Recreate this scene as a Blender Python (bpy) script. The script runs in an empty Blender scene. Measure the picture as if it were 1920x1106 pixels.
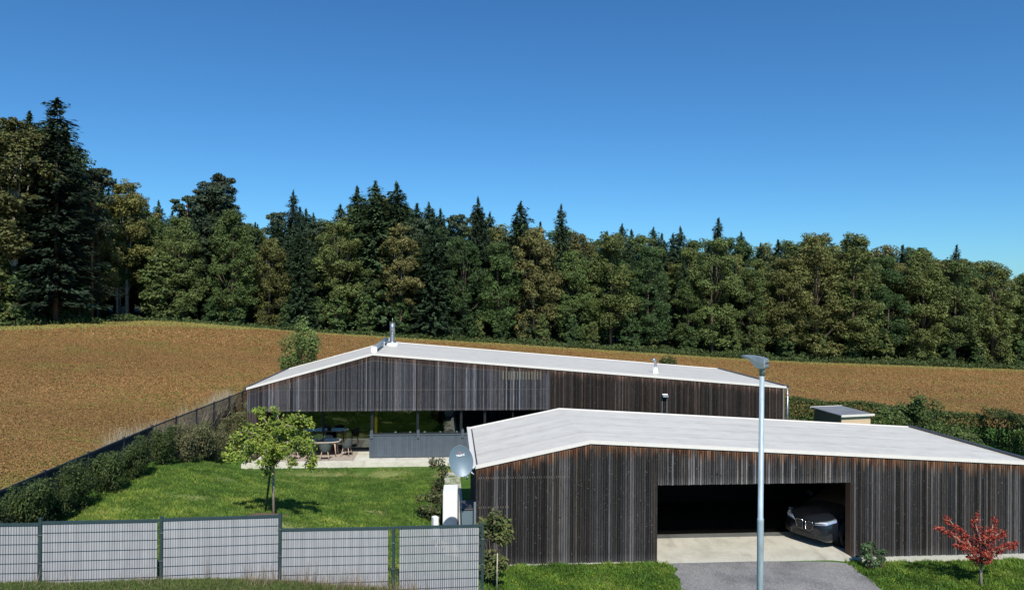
import bpy, math, random
import numpy as np
from mathutils import Vector, Matrix
PI = math.pi
SC = bpy.context.scene
COL = SC.collection
# ------------------------------------------------------------------ camera, world, sun, exposure
CAMH = 7.7
PITCH, ROLL, FPX = 0.0038, 0.0064, 1377.0
cd = bpy.data.cameras.new('camera'); cam = bpy.data.objects.new('camera', cd); COL.objects.link(cam)
cd.sensor_width = 36.0; cd.lens = 36.0 * FPX / 1920.0; cd.clip_end = 6000; cd.clip_start = 0.1
cam.matrix_world = (Matrix.Translation((0, 0, CAMH)) @ Matrix.Rotation(PI / 2 + PITCH, 4, 'X') @ Matrix.Rotation(ROLL, 4, 'Z'))
SC.camera = cam
SUN_EL = math.radians(48.0)
SUN_DIR = Vector((0.18, -1.0, 0)).normalized() * math.cos(SUN_EL) + Vector((0, 0, math.sin(SUN_EL)))   # towards the sun
w = bpy.data.worlds.new('World'); SC.world = w; w.use_nodes = True
wn = w.node_tree; wn.nodes.clear()
sky = wn.nodes.new('ShaderNodeTexSky'); sky.sky_type = 'NISHITA'; sky.sun_disc = False
sky.sun_elevation = SUN_EL; sky.sun_rotation = math.atan2(SUN_DIR.x, SUN_DIR.y)
sky.altitude = 900; sky.air_density = 1.0; sky.dust_density = 0.75; sky.ozone_density = 3.5
hs = wn.nodes.new('ShaderNodeHueSaturation'); hs.inputs['Saturation'].default_value = 1.10; hs.inputs['Value'].default_value = 1.0
bg = wn.nodes.new('ShaderNodeBackground'); bg.inputs[1].default_value = 0.10
wo = wn.nodes.new('ShaderNodeOutputWorld')
wn.links.new(sky.outputs[0], hs.inputs['Color']); tint = wn.nodes.new('ShaderNodeMix'); tint.data_type = 'RGBA'; tint.blend_type = 'MULTIPLY'; tint.inputs[0].default_value = 1.0; tint.inputs[7].default_value = (.45, .80, 1.00, 1)
wn.links.new(hs.outputs[0], tint.inputs[6]); wn.links.new(tint.outputs[2], bg.inputs[0]); wn.links.new(bg.outputs[0], wo.inputs[0])
sl = bpy.data.lights.new('sun', 'SUN'); sl.energy = 4.2; sl.angle = math.radians(0.53); sl.color = (1.0, 0.945, 0.84)
so = bpy.data.objects.new('sun', sl); COL.objects.link(so)
so.rotation_euler = SUN_DIR.to_track_quat('Z', 'Y').to_euler(); so.location = (0, -20, 60)
SC.view_settings.view_transform = 'Standard'; SC.view_settings.look = 'None'
SC.view_settings.exposure = 0.35; SC.view_settings.gamma = 1.0
SC.cycles.max_bounces = 6; SC.cycles.transparent_max_bounces = 8; SC.cycles.diffuse_bounces = 3

def px(x, y, Z):
    """world point seen at photo pixel (x, y), at forward distance Z"""
    a, b = x - 960.0, y - 553.0
    u = math.cos(ROLL) * a + math.sin(ROLL) * b; v = -math.sin(ROLL) * a + math.cos(ROLL) * b
    d = cam.matrix_world.to_3x3() @ Vector((a, -b, -FPX))
    return Vector((0, 0, CAMH)) + d * (Z / d.y)
def pxz(x, y, z):
    d = px(x, y, 1.0) - Vector((0, 0, CAMH))
    return Vector((0, 0, CAMH)) + d * ((z - CAMH) / d.z)

# ------------------------------------------------------------------ helpers
def tag(o, label=None, cat=None, group=None, kind=None):
    if label: o['label'] = label
    if cat: o['category'] = cat
    if group: o['group'] = group
    if kind: o['kind'] = kind
    return o
def empty(name, loc=(0, 0, 0), rz=0.0, label=None, cat=None, group=None):
    o = bpy.data.objects.new(name, None); COL.objects.link(o); o.location = loc; o.rotation_euler = (0, 0, rz)
    o.empty_display_size = 0.2
    return tag(o, label, cat, group)
def copy_tree(o, parent=None):
    c = o.copy(); COL.objects.link(c)
    if parent is not None: c.parent = parent
    for ch in [x for x in o.children]: copy_tree(ch, c)
    return c

class MB:
    """collects shapes and links them as one mesh object"""
    def __init__(s): s.v = []; s.f = []; s.c = []; s.sm = []
    def add(s, vs, fs, col=(1, 1, 1), smooth=False):
        k = len(s.v); s.v.extend([tuple(p) for p in vs])
        if len(vs) and isinstance(col, list): s.c.extend(col)
        else: s.c.extend([col] * len(vs))
        s.f.extend([tuple(i + k for i in f) for f in fs]); s.sm.extend([smooth] * len(fs)); return s
    def box(s, a, b, col=(1, 1, 1), fr=None):
        x0, y0, z0 = a; x1, y1, z1 = b
        vs = [Vector(p) for p in ((x0,y0,z0),(x1,y0,z0),(x1,y1,z0),(x0,y1,z0),(x0,y0,z1),(x1,y0,z1),(x1,y1,z1),(x0,y1,z1))]
        if fr: vs = [fr(*p) for p in vs]
        return s.add(vs, [(0,3,2,1),(4,5,6,7),(0,1,5,4),(1,2,6,5),(2,3,7,6),(3,0,4,7)], col)
    def bbox(s, a, b, bev, col=(1, 1, 1), fr=None):
        """box with chamfered edges"""
        bm_v = []; x0, y0, z0 = a; x1, y1, z1 = b; q = bev
        rings = [(z0, q), (z0 + q, 0), (z1 - q, 0), (z1, q)]
        for z, i in rings:
            c = q if i == 0 else q * 1.6
            xa, xb, ya, yb = x0 + i, x1 - i, y0 + i, y1 - i
            bm_v += [(xa+c,ya,z),(xb-c,ya,z),(xb,ya+c,z),(xb,yb-c,z),(xb-c,yb,z),(xa+c,yb,z),(xa,yb-c,z),(xa,ya+c,z)]
        fs = [tuple(range(7, -1, -1)), tuple(range(24, 32))]
        for r in range(3):
            for k in range(8): fs.append((r*8+k, r*8+(k+1)%8, r*8+8+(k+1)%8, r*8+8+k))
        vs = [Vector(p) for p in bm_v]
        if fr: vs = [fr(*p) for p in vs]
        return s.add(vs, fs, col)
    def tube(s, pts, r, n=8, col=(1, 1, 1), cap=True, smooth=True):
        pts = [Vector(p) for p in pts]; m = len(pts)
        rs = r if isinstance(r, (list, tuple)) else [r] * m
        vs = []; fs = []; prev = None
        for i, p in enumerate(pts):
            t = (pts[min(i + 1, m - 1)] - pts[max(i - 1, 0)])
            t = t.normalized() if t.length > 1e-9 else Vector((0, 0, 1))
            if prev is None:
                a = Vector((0, 0, 1)) if abs(t.z) < .9 else Vector((1, 0, 0)); u = t.cross(a).normalized()
            else:
                u = prev - t * prev.dot(t); u = u.normalized() if u.length > 1e-6 else t.orthogonal().normalized()
            prev = u; w_ = t.cross(u)
            for k in range(n):
                a = 2 * PI * k / n; vs.append(p + (u * math.cos(a) + w_ * math.sin(a)) * rs[i])
        for i in range(m - 1):
            for k in range(n): fs.append((i*n+k, i*n+(k+1)%n, (i+1)*n+(k+1)%n, (i+1)*n+k))
        if cap: fs.append(tuple(range(n - 1, -1, -1))); fs.append(tuple((m - 1) * n + k for k in range(n)))
        return s.add(vs, fs, col, smooth)
    def loft(s, rings, col=(1, 1, 1), cap=True, closed=True, smooth=True):
        n = len(rings[0]); vs = [p for r in rings for p in r]; fs = []
        for i in range(len(rings) - 1):
            for k in range(n if closed else n - 1): fs.append((i*n+k, i*n+(k+1)%n, (i+1)*n+(k+1)%n, (i+1)*n+k))
        if cap: fs.append(tuple(range(n - 1, -1, -1))); fs.append(tuple((len(rings) - 1) * n + k for k in range(n)))
        return s.add(vs, fs, col, smooth)
    def prism(s, poly, z0, z1, col=(1, 1, 1), fr=None):
        n = len(poly); vs = [Vector((p[0], p[1], z0)) for p in poly] + [Vector((p[0], p[1], z1)) for p in poly]
        if fr: vs = [fr(*p) for p in vs]
        return s.add(vs, [tuple(range(n-1,-1,-1)), tuple(range(n, 2*n))] + [(k,(k+1)%n,n+(k+1)%n,n+k) for k in range(n)], col)
    def build(s, name, mat, parent=None):
        me = bpy.data.meshes.new(name); me.from_pydata(s.v, [], s.f)
        a = me.color_attributes.new('Col', 'FLOAT_COLOR', 'POINT')
        arr = np.ones((len(s.v), 4), 'f'); arr[:, :3] = np.array(s.c, 'f').reshape(-1, 3); a.data.foreach_set('color', arr.ravel())
        me.polygons.foreach_set('use_smooth', s.sm); me.materials.append(mat); me.update()
        o = bpy.data.objects.new(name, me); COL.objects.link(o)
        if parent is not None: o.parent = parent
        return o

def np_mesh(name, V, Fq, C, mat, parent=None, smooth=False, link=True):
    """quads mesh out of numpy arrays"""
    me = bpy.data.meshes.new(name); nV, nF = len(V), len(Fq); k = Fq.shape[1]
    me.vertices.add(nV); me.vertices.foreach_set('co', V.astype('f').ravel())
    me.loops.add(nF * k); me.loops.foreach_set('vertex_index', Fq.astype('i').ravel())
    me.polygons.add(nF); me.polygons.foreach_set('loop_start', np.arange(0, nF * k, k, dtype='i'))
    if smooth: me.polygons.foreach_set('use_smooth', np.ones(nF, bool))
    me.update(calc_edges=True)
    if C is not None:
        a = me.color_attributes.new('Col', 'FLOAT_COLOR', 'POINT'); arr = np.ones((nV, 4), 'f'); arr[:, :3] = C
        a.data.foreach_set('color', arr.ravel())
    me.materials.append(mat)
    o = bpy.data.objects.new(name, me)
    if link: COL.objects.link(o)
    if parent is not None: o.parent = parent
    return o
def unit(a): return a / (np.linalg.norm(a, axis=1, keepdims=True) + 1e-9)
def card_arrays(P, N, S, C, rng, asp=0.55, T=None):
    n = len(P); N = unit(N)
    if T is None: T = rng.normal(size=(n, 3))
    T = unit(T - N * np.sum(T * N, 1, keepdims=True)); B = np.cross(N, T)
    S = np.asarray(S).reshape(-1, 1) * np.ones((n, 1))
    V = np.stack([P - T * S, P + B * S * asp - N * S * .12, P + T * S, P - B * S * asp - N * S * .12], 1).reshape(-1, 3)
    F = np.arange(4 * n).reshape(n, 4); Cc = np.repeat(C, 4, axis=0)
    return V, F, Cc
def cards(name, P, N, S, C, mat, rng, parent=None, asp=0.55, T=None):
    V, F, Cc = card_arrays(P, N, S, C, rng, asp, T)
    return np_mesh(name, V, F, Cc, mat, parent)

# ------------------------------------------------------------------ materials
def mat(name, rough=0.6, metallic=0.0, spec=0.5):
    m = bpy.data.materials.new(name); m.use_nodes = True; nt = m.node_tree; b = nt.nodes['Principled BSDF']
    b.inputs['Roughness'].default_value = rough; b.inputs['Metallic'].default_value = metallic
    b.inputs['Specular IOR Level'].default_value = spec
    return m, nt, b
def N_(nt, t, **kw):
    n = nt.nodes.new(t)
    for k, v in kw.items(): setattr(n, k, v)
    return n
def noise(nt, scale, detail=4, rough=0.6, vec=None, mapscale=None, coord='Object'):
    tc = N_(nt, 'ShaderNodeTexCoord'); n = N_(nt, 'ShaderNodeTexNoise')
    n.inputs['Scale'].default_value = scale; n.inputs['Detail'].default_value = detail; n.inputs['Roughness'].default_value = rough
    src = tc.outputs[coord]
    if mapscale:
        mp = N_(nt, 'ShaderNodeMapping'); mp.inputs['Scale'].default_value = mapscale; nt.links.new(src, mp.inputs[0]); src = mp.outputs[0]
    nt.links.new(src, n.inputs['Vector']); return n
def ramp(nt, src, stops):
    r = N_(nt, 'ShaderNodeValToRGB'); e = r.color_ramp.elements
    while len(e) > 1: e.remove(e[-1])
    e[0].position = stops[0][0]; e[0].color = (*stops[0][1], 1)
    for p, c in stops[1:]: x = e.new(p); x.color = (*c, 1)
    nt.links.new(src, r.inputs[0]); return r
def mixc(nt, a, b, fac, mode='MIX'):
    m = N_(nt, 'ShaderNodeMix', data_type='RGBA', blend_type=mode)
    for sock, v in ((m.inputs[0], fac), (m.inputs[6], a), (m.inputs[7], b)):
        if hasattr(v, 'is_output') or isinstance(v, bpy.types.NodeSocket): nt.links.new(v, sock)
        elif isinstance(v, (int, float)): sock.default_value = v
        else: sock.default_value = (*v, 1)
    return m.outputs[2]
def bump(nt, b, src, strength=0.3, dist=0.02):
    n = N_(nt, 'ShaderNodeBump'); n.inputs['Strength'].default_value = strength; n.inputs['Distance'].default_value = dist
    nt.links.new(src, n.inputs['Height']); nt.links.new(n.outputs[0], b.inputs['Normal'])
def col_attr(nt):
    a = N_(nt, 'ShaderNodeAttribute', attribute_name='Col'); return a.outputs['Color']
def simple(name, c, rough=0.6, metallic=0.0, var=0.15, scale=6.0, spec=0.5, mapscale=None, bmp=0.0, attr=False):
    m, nt, b = mat(name, rough, metallic, spec)
    n = noise(nt, scale, 5, .6, mapscale=mapscale)
    lo = tuple(x * (1 - var) for x in c); hi = tuple(min(1, x * (1 + var)) for x in c)
    r = ramp(nt, n.outputs['Fac'], [(0.3, lo), (0.7, hi)])
    out = r.outputs[0]
    if attr: out = mixc(nt, out, col_attr(nt), 1.0, 'MULTIPLY')
    nt.links.new(out, b.inputs['Base Color'])
    if bmp: bump(nt, b, n.outputs['Fac'], bmp, .01)
    return m
def leafmat(name, objcol=False, trans=0.22, rough=0.6):
    m, nt, b = mat(name, rough, 0, .25); nt.nodes.remove(b)
    c = col_attr(nt)
    if objcol:
        oi = N_(nt, 'ShaderNodeObjectInfo'); c = mixc(nt, c, oi.outputs['Color'], 1.0, 'MULTIPLY')
    d = N_(nt, 'ShaderNodeBsdfPrincipled'); d.inputs['Roughness'].default_value = rough; d.inputs['Specular IOR Level'].default_value = .25
    t = N_(nt, 'ShaderNodeBsdfTranslucent'); mx = N_(nt, 'ShaderNodeMixShader'); mx.inputs[0].default_value = trans
    nt.links.new(c, d.inputs['Base Color']); nt.links.new(c, t.inputs['Color'])
    nt.links.new(d.outputs[0], mx.inputs[1]); nt.links.new(t.outputs[0], mx.inputs[2])
    nt.links.new(mx.outputs[0], nt.nodes['Material Output'].inputs[0]); return m
M = {}
M['leaf'] = leafmat('leaf'); M['leaf_far'] = leafmat('leaf_far', True, .15)
def bark(name, c): return simple(name, c, .85, var=.45, scale=3, mapscale=(6, 6, 1), bmp=.4)
M['bark'] = bark('bark', (.10, .075, .055)); M['bark_pale'] = bark('bark_pale', (.42, .39, .33)); M['bark_pine'] = bark('bark_pine', (.25, .13, .07))
M['bark_young'] = bark('bark_young', (.30, .25, .20))
def boards_mat():
    m, nt, b = mat('weathered_boards', .85, 0, .2)
    n = noise(nt, 3, 6, .65, mapscale=(14, 14, .9)); n2 = noise(nt, 26, 2, .5); n3 = noise(nt, .35, 3, .5)
    c = mixc(nt, col_attr(nt), ramp(nt, n.outputs['Fac'], [(.25, (.45,.45,.45)), (.5, (1,1,1)), (.8, (1.7,1.65,1.6))]).outputs[0], 1.0, 'MULTIPLY')
    c = mixc(nt, c, ramp(nt, n3.outputs['Fac'], [(.3, (.8,.8,.8)), (.7, (1.2,1.2,1.2))]).outputs[0], 1.0, 'MULTIPLY')
    spots = ramp(nt, n2.outputs['Fac'], [(.69, (0,0,0)), (.74, (1,1,1))])
    c = mixc(nt, c, (.17, .165, .165), spots.outputs[0])
    knots = ramp(nt, noise(nt, 17, 2, .5).outputs['Fac'], [(.27, (1,1,1)), (.31, (0,0,0))])
    c = mixc(nt, c, (.012, .010, .009), knots.outputs[0])
    nt.links.new(c, b.inputs['Base Color']); bump(nt, b, n.outputs['Fac'], .4, .01); return m
M['boards'] = boards_mat()
M['black'] = simple('black_membrane', (.006, .006, .007), .9, spec=.1)
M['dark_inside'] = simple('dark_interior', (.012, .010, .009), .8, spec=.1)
M['batten'] = simple('batten_wood', (.20, .175, .135), .8)
def roof_mat():
    m, nt, b = mat('roof_membrane', .45, 0, .4)
    n = noise(nt, .9, 6, .65, mapscale=(.25, 2.2, 1)); n2 = noise(nt, 1.7, 7, .72)
    c = ramp(nt, n.outputs['Fac'], [(.3, (.58, .55, .495)), (.7, (.68, .65, .585))]).outputs[0]
    c = mixc(nt, c, ramp(nt, n2.outputs['Fac'], [(.3, (.86,.86,.84)), (.55, (1,1,1))]).outputs[0], 1.0, 'MULTIPLY')
    c = mixc(nt, c, col_attr(nt), 1.0, 'MULTIPLY')
    nt.links.new(c, b.inputs['Base Color']); bump(nt, b, n.outputs['Fac'], .08, .02); return m
M['roof'] = roof_mat()
M['trim'] = simple('roof_trim_white', (.72, .68, .635), .4, var=.04)
M['gutter'] = simple('gutter_grey', (.09, .09, .095), .45, .5)
M['zinc'] = simple('zinc', (.42, .45, .48), .35, .9, var=.2, scale=9)
M['steel'] = simple('steel_flue', (.30, .34, .37), .38, .75, var=.15)
M['panel_grey'] = simple('panel_blue_grey', (.075, .095, .12), .55, var=.10, scale=3, attr=True)
M['frame'] = simple('window_frame', (.018, .02, .024), .4)
def concrete_mat(name='concrete', k=1.0):
    m, nt, b = mat(name, .8, 0, .3)
    n = noise(nt, 1.1, 7, .65); n2 = noise(nt, 14, 5, .7); n3 = noise(nt, 2.5, 3, .5, mapscale=(1, .3, 1))
    c = ramp(nt, n.outputs['Fac'], [(.3, (.40, .39, .345)), (.5, (.50, .49, .44)), (.75, (.57, .56, .51))]).outputs[0]
    c = mixc(nt, c, ramp(nt, n2.outputs['Fac'], [(.3, (.88,.88,.87)), (.7, (1.05,1.05,1.05))]).outputs[0], 1.0, 'MULTIPLY')
    c = mixc(nt, c, ramp(nt, n3.outputs['Fac'], [(.28, (.78,.77,.75)), (.45, (1,1,1))]).outputs[0], 1.0, 'MULTIPLY')
    c = mixc(nt, c, (k, k * .985, k * .95), 1.0, 'MULTIPLY')
    nt.links.new(c, b.inputs['Base Color']); bump(nt, b, n2.outputs['Fac'], .15, .01); return m
M['concrete'] = concrete_mat(); M['terrace'] = concrete_mat('terrace_concrete', 1.22)
def glass_mat(name, refl, tint):
    m, nt, b = mat(name); nt.nodes.remove(b)
    g = N_(nt, 'ShaderNodeBsdfGlossy'); g.inputs['Roughness'].default_value = 0.0; g.inputs['Color'].default_value = (.9, .95, .92, 1)
    t = N_(nt, 'ShaderNodeBsdfTransparent'); t.inputs['Color'].default_value = (*tint, 1)
    lw = N_(nt, 'ShaderNodeLayerWeight'); lw.inputs[0].default_value = .5
    pw_ = N_(nt, 'ShaderNodeMath', operation='POWER'); pw_.inputs[1].default_value = 5; nt.links.new(lw.outputs['Facing'], pw_.inputs[0])
    ad = N_(nt, 'ShaderNodeMath', operation='MULTIPLY_ADD'); ad.inputs[1].default_value = .8; ad.inputs[2].default_value = refl; nt.links.new(pw_.outputs[0], ad.inputs[0])
    mx = N_(nt, 'ShaderNodeMixShader'); nt.links.new(ad.outputs[0], mx.inputs[0]); nt.links.new(t.outputs[0], mx.inputs[1]); nt.links.new(g.outputs[0], mx.inputs[2])
    nt.links.new(mx.outputs[0], nt.nodes['Material Output'].inputs[0]); return m
M['glass'] = glass_mat('window_glass', .14, (.72, .76, .72))
M['carglass'] = glass_mat('car_glass', .06, (.12, .13, .14))
M['yellow'] = simple('yellow_curtain', (.50, .37, .05), .8, mapscale=(20, 20, .3))
M['wood_light'] = simple('pale_wood', (.52, .43, .35), .7, var=.15, mapscale=(1, 1, 10))
M['chair_weave'] = simple('chair_weave', (.075, .09, .088), .8, var=.35, scale=60)
M['leg_wood'] = simple('leg_wood', (.52, .36, .26), .55, var=.15)
M['fence'] = simple('fence_coat', (.040, .065, .072), .45, .2, var=.12)
M['anthracite'] = simple('fence_anthracite', (.045, .05, .06), .5, .2, var=.12)
M['slat'] = simple('privacy_slats', (.36,.36,.385), .6, var=.10, scale=4, attr=True, mapscale=(3, 3, .4))
M['slat_dark'] = simple('privacy_slats_dark', (.075, .078, .09), .6, attr=True)
M['white'] = simple('white_metal', (.85, .86, .88), .4, var=.03)
M['lampgrey'] = simple('luminaire_grey', (.27, .31, .34), .4, .4, var=.08)
M['galv'] = simple('galvanised_pole', (.36, .44, .50), .5, .15, var=.22, scale=14, mapscale=(1, 1, .25))
M['dish'] = simple('dish_blue_grey', (.15, .21, .255), .45, .1, var=.05)
M['red'] = simple('red_print', (.62, .12, .17), .5); M['whiteprint'] = simple('white_print', (.85, .87, .88), .5)
M['tableglass'] = simple('dark_table_glass', (.02, .022, .03), .06, 0.0, spec=1.0); M['rug'] = simple('rug', (.36, .31, .26), .95, var=.35, scale=9); M['mulch'] = simple('bark_mulch', (.14, .085, .055), .95, var=.6, scale=40, bmp=.5, attr=True)
M['shed_roof'] = simple('shed_roof_felt', (.17, .18, .20), .8, var=.2, scale=2)
M['shed_wood'] = simple('shed_wood', (.62, .47, .31), .75, var=.12, mapscale=(1, 1, 9), attr=True)
M['pot'] = simple('pot', (.10, .13, .11), .6)
def car_paint():
    m, nt, b = mat('car_paint', .3, .35, .4); b.inputs['Base Color'].default_value = (.012, .016, .023, 1)
    b.inputs['Coat Weight'].default_value = .6; b.inputs['Coat Roughness'].default_value = .04; return m
M['paint'] = car_paint()
M['tyre'] = simple('tyre', (.014, .014, .014), .85); M['rim'] = simple('rim_metal', (.22, .23, .25), .3, 1.0)
M['lamp_glass'] = simple('headlight_lens', (.50, .53, .62), .08, .6, var=.1); M['chrome'] = simple('chrome_trim', (.25, .25, .27), .15, 1.0)
M['plastic'] = simple('black_plastic', (.015, .015, .016), .5)
def gravel_mat():
    m, nt, b = mat('gravel_asphalt', .9, 0, .25)
    v = N_(nt, 'ShaderNodeTexVoronoi'); tc = N_(nt, 'ShaderNodeTexCoord'); v.inputs['Scale'].default_value = 45; nt.links.new(tc.outputs['Object'], v.inputs['Vector'])
    g = N_(nt, 'ShaderNodeRGBToBW'); nt.links.new(v.outputs['Color'], g.inputs[0])
    c = ramp(nt, g.outputs[0], [(.15, (.15,.15,.155)), (.5, (.205,.205,.21)), (.85, (.28,.275,.275))]).outputs[0]
    n = noise(nt, .8, 6, .65)
    c = mixc(nt, c, ramp(nt, n.outputs['Fac'], [(.3, (.62,.62,.63)), (.5, (1,1,1)), (.75, (1.25,1.22,1.17))]).outputs[0], 1.0, 'MULTIPLY')
    nt.links.new(c, b.inputs['Base Color']); bump(nt, b, g.outputs[0], .5, .01); return m
M['gravel'] = gravel_mat()
def soilgrass_mat(name, stops, s1, dark, s2=18):
    m, nt, b = mat(name, .95, 0, .1)
    n = noise(nt, s1, 7, .7); n2 = noise(nt, s2, 6, .75)
    c = ramp(nt, n.outputs['Fac'], stops).outputs[0]
    c = mixc(nt, c, ramp(nt, n2.outputs['Fac'], [(.35, dark), (.6, (1.1,1.1,1.1))]).outputs[0], 1.0, 'MULTIPLY')
    c = mixc(nt, c, col_attr(nt), 1.0, 'MULTIPLY')
    nt.links.new(c, b.inputs['Base Color']); bump(nt, b, n2.outputs['Fac'], .8, .05); return m
M['lawn'] = soilgrass_mat('lawn', [(.3, (.055,.12,.02)), (.5, (.08,.165,.028)), (.7, (.13,.19,.045))], .9, (.45,.5,.4), 22)
M['field'] = soilgrass_mat('field_soil', [(.3, (.225,.118,.042)), (.5, (.25,.136,.048)), (.7, (.24,.146,.050))], .12, (.7,.66,.6), 9)
M['forestfloor'] = soilgrass_mat('forest_floor', [(.3, (.03,.028,.016)), (.7, (.05,.05,.022))], .3, (.5,.5,.5), 5)

# ------------------------------------------------------------------ terrain
FE = Vector((-0.0917, 1.0, 0))              # direction of the long left fence
def fence_x(Y): return -12.93 - 0.0917 * (Y - 20.3)
EDGE = [(0,612,90),(190,604,100),(290,601,108),(500,616,118),(700,629,124),(930,642,130),(1150,656,134),(1400,672,140),(1700,684,143),(1920,692,145)]
EDGEW = [px(*e) for e in EDGE]
ctrl = [(-13.6,10,1.6),(-12.9,20.3,1.55),(-13.6,27.8,1.45),(-14.5,37.9,1.15),(-15.5,49,1.0),(-9.9,15.5,1.62),(-7.6,16,1.5),(-5.2,16.5,1.35),(-3,16.8,1.0),(-.7,17.3,.62),
 (-11.5,19.6,1.6),(-12,27,1.3),(-12.9,33,.35),(-12.2,34,-.15),(-7.1,21.9,1.18),(-8,25,.75),(-8,29,.2),(-8,33.3,-.2),(-3.5,33.3,-.2),(-1.5,32,-.1),(-3,20,.95),(-2.4,23,.2),(-4,26,.35),(-1.2,20,.25),(-1.5,28,-.05),
 (.5,19.5,.0),(1,17,.1),(5,21.2,-.05),(5,16,-.12),(8,20,-.06),(8,10,-.2),(0,10,.4),(11,21,-.1),(13,20.3,-.22),(16.5,22,-.15),(20,18,-.4),(14,10,-.5),(25,30,-.1),(18,36,0),(19,48,0),(26,42,-.2),(35,45,-.8),(0,52,.1),(10,50,0),
 (-10,48,.6),(-20,30,1.9),(-30,22,2.1),(-22,50,1.6),(-40,50,2.7),(0,80,-.9),(-25,80,2.2),(-60,60,4.0),(30,80,-2.0),(60,80,-3.0),(60,50,-2.0),(-9,10,1.5),(-30,5,2),
 (5,34,0),(0,25,0),(8,25,0),(14,26,0)]
for p in EDGEW: ctrl.append((p.x, p.y, p.z)); ctrl.append((p.x * 1.15, p.y * 1.2 + 8, p.z + .3))
CT = np.array(ctrl, float); _n = len(CT)
def _phi(r2): return np.where(r2 > 0, .5 * r2 * np.log(r2 + 1e-12), 0)
_K = _phi(((CT[:, None, :2] - CT[None, :, :2]) ** 2).sum(-1)) + np.eye(_n) * 3.0
_Pm = np.hstack([np.ones((_n, 1)), CT[:, :2]])
_W = np.linalg.solve(np.block([[_K, _Pm], [_Pm.T, np.zeros((3, 3))]]), np.concatenate([CT[:, 2], np.zeros(3)]))
HO = Vector((-12.428, 34.592, 0)); HYAW = .0901; HL, HA, HEL, HHR, HER, HD, HHB = 26.307, 5.814, 3.382, 4.990, 3.321, 9.342, 2.254
GO = Vector((-.974, 21.210, 0)); GYAW = .082; GL, GA, GEL, GHR, GER, GD, GO1, GO2, GOH = 17.04, 3.303, 2.855, 3.537, 2.749, 6.171, 5.305, 11.248, 2.22
def local(o, yaw, X, Y):
    dx, dy = X - o.x, Y - o.y; c, s = math.cos(yaw), math.sin(yaw); return dx * c + dy * s, -dx * s + dy * c
def sstep(a, b, x): t = np.clip((x - a) / (b - a), 0, 1); return t * t * (3 - 2 * t)
def gz(X, Y):
    X = np.atleast_1d(np.asarray(X, float)); Y = np.atleast_1d(np.asarray(Y, float)); sh = X.shape; X = X.ravel(); Y = Y.ravel()
    Xc = np.clip(X, -130, 150); Yc = np.clip(Y, 0, 190)
    out = np.empty(len(X))
    for i in range(0, len(X), 20000):
        q = np.stack([Xc[i:i+20000], Yc[i:i+20000]], 1); r2 = ((q[:, None] - CT[None, :, :2]) ** 2).sum(-1)
        out[i:i+20000] = _phi(r2) @ _W[:_n] + _W[_n] + q @ _W[_n+1:]
    out += .03 * np.sin(X * 1.3 + .7) * np.sin(Y * 1.1)
    s, d = local(HO, HYAW, X, Y); m = np.maximum(np.maximum(-s - .1, s - HL - .3), np.maximum(-d - 1.2, d - HD - .5)); out = out + (-.22 - out) * (1 - sstep(0, 2.2, m))
    s, d = local(GO, GYAW, X, Y); m = np.maximum(np.maximum(-s - .3, s - 12), np.maximum(-d - .15, d - GD - .3)); out = out + (-.05 - out) * (1 - sstep(0, 2.0, m))
    m = np.maximum(np.maximum(12 - s, s - GL - .3), np.maximum(-d - .15, d - GD - .3)); out = out + (-.22 - out) * (1 - sstep(0, 1.6, m))
    return out.reshape(sh)
def g1(x, y): return float(gz(x, y)[0])
def axis(segs):
    a = []
    for lo, hi, st in segs: a += list(np.arange(lo, hi, st))
    return np.array(a + [segs[-1][1]])
AX = axis([(-3000,-400,400),(-400,-130,45),(-130,-40,3),(-40,-18,1),(-18,20,.4),(20,40,1),(40,150,3),(150,420,45),(420,3020,400)])
AY = axis([(-400,0,40),(0,12,2),(12,36,.4),(36,60,1),(60,190,3),(190,400,30),(400,3600,400)])
GX, GY = np.meshgrid(AX, AY); GZ = gz(GX, GY)
nx = len(AX); cx = (GX[:-1, :-1] + GX[1:, 1:]) / 2; cy = (GY[:-1, :-1] + GY[1:, 1:]) / 2
edx = np.array([p.x for p in EDGEW]); edy = np.array([p.y for p in EDGEW])
def edge_y(X): return np.interp(X, edx, edy)
BACKY = 48.8
def is_field(X, Y, mar=0.0):
    left = X < fence_x(np.clip(Y, 0, BACKY)) - .25 - mar
    back = Y > (49.6 - .03 * X) + mar
    right = X > np.interp(Y, [20, 45, 60], [27, 36, 40]) + 4
    return (left | back | right) & (Y < edge_y(X) - 2.0 - mar) & (Y > -5)
fld = is_field(cx, cy); fst = cy >= edge_y(cx) - 2.0
base_idx = (np.arange(len(AY) - 1)[:, None] * nx + np.arange(nx - 1)[None, :])
QF = np.stack([base_idx, base_idx + 1, base_idx + nx + 1, base_idx + nx], -1)
GV = np.stack([GX, GY, GZ], -1).reshape(-1, 3)
def sheet(name, mask, m, colf=None):
    F = QF[mask]; u, inv = np.unique(F.ravel(), return_inverse=True); V = GV[u]
    C = np.ones((len(V), 3)) if colf is None else colf(V)
    return tag(np_mesh(name, V, inv.reshape(-1, 4), C, m, smooth=True), kind='structure')
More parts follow.
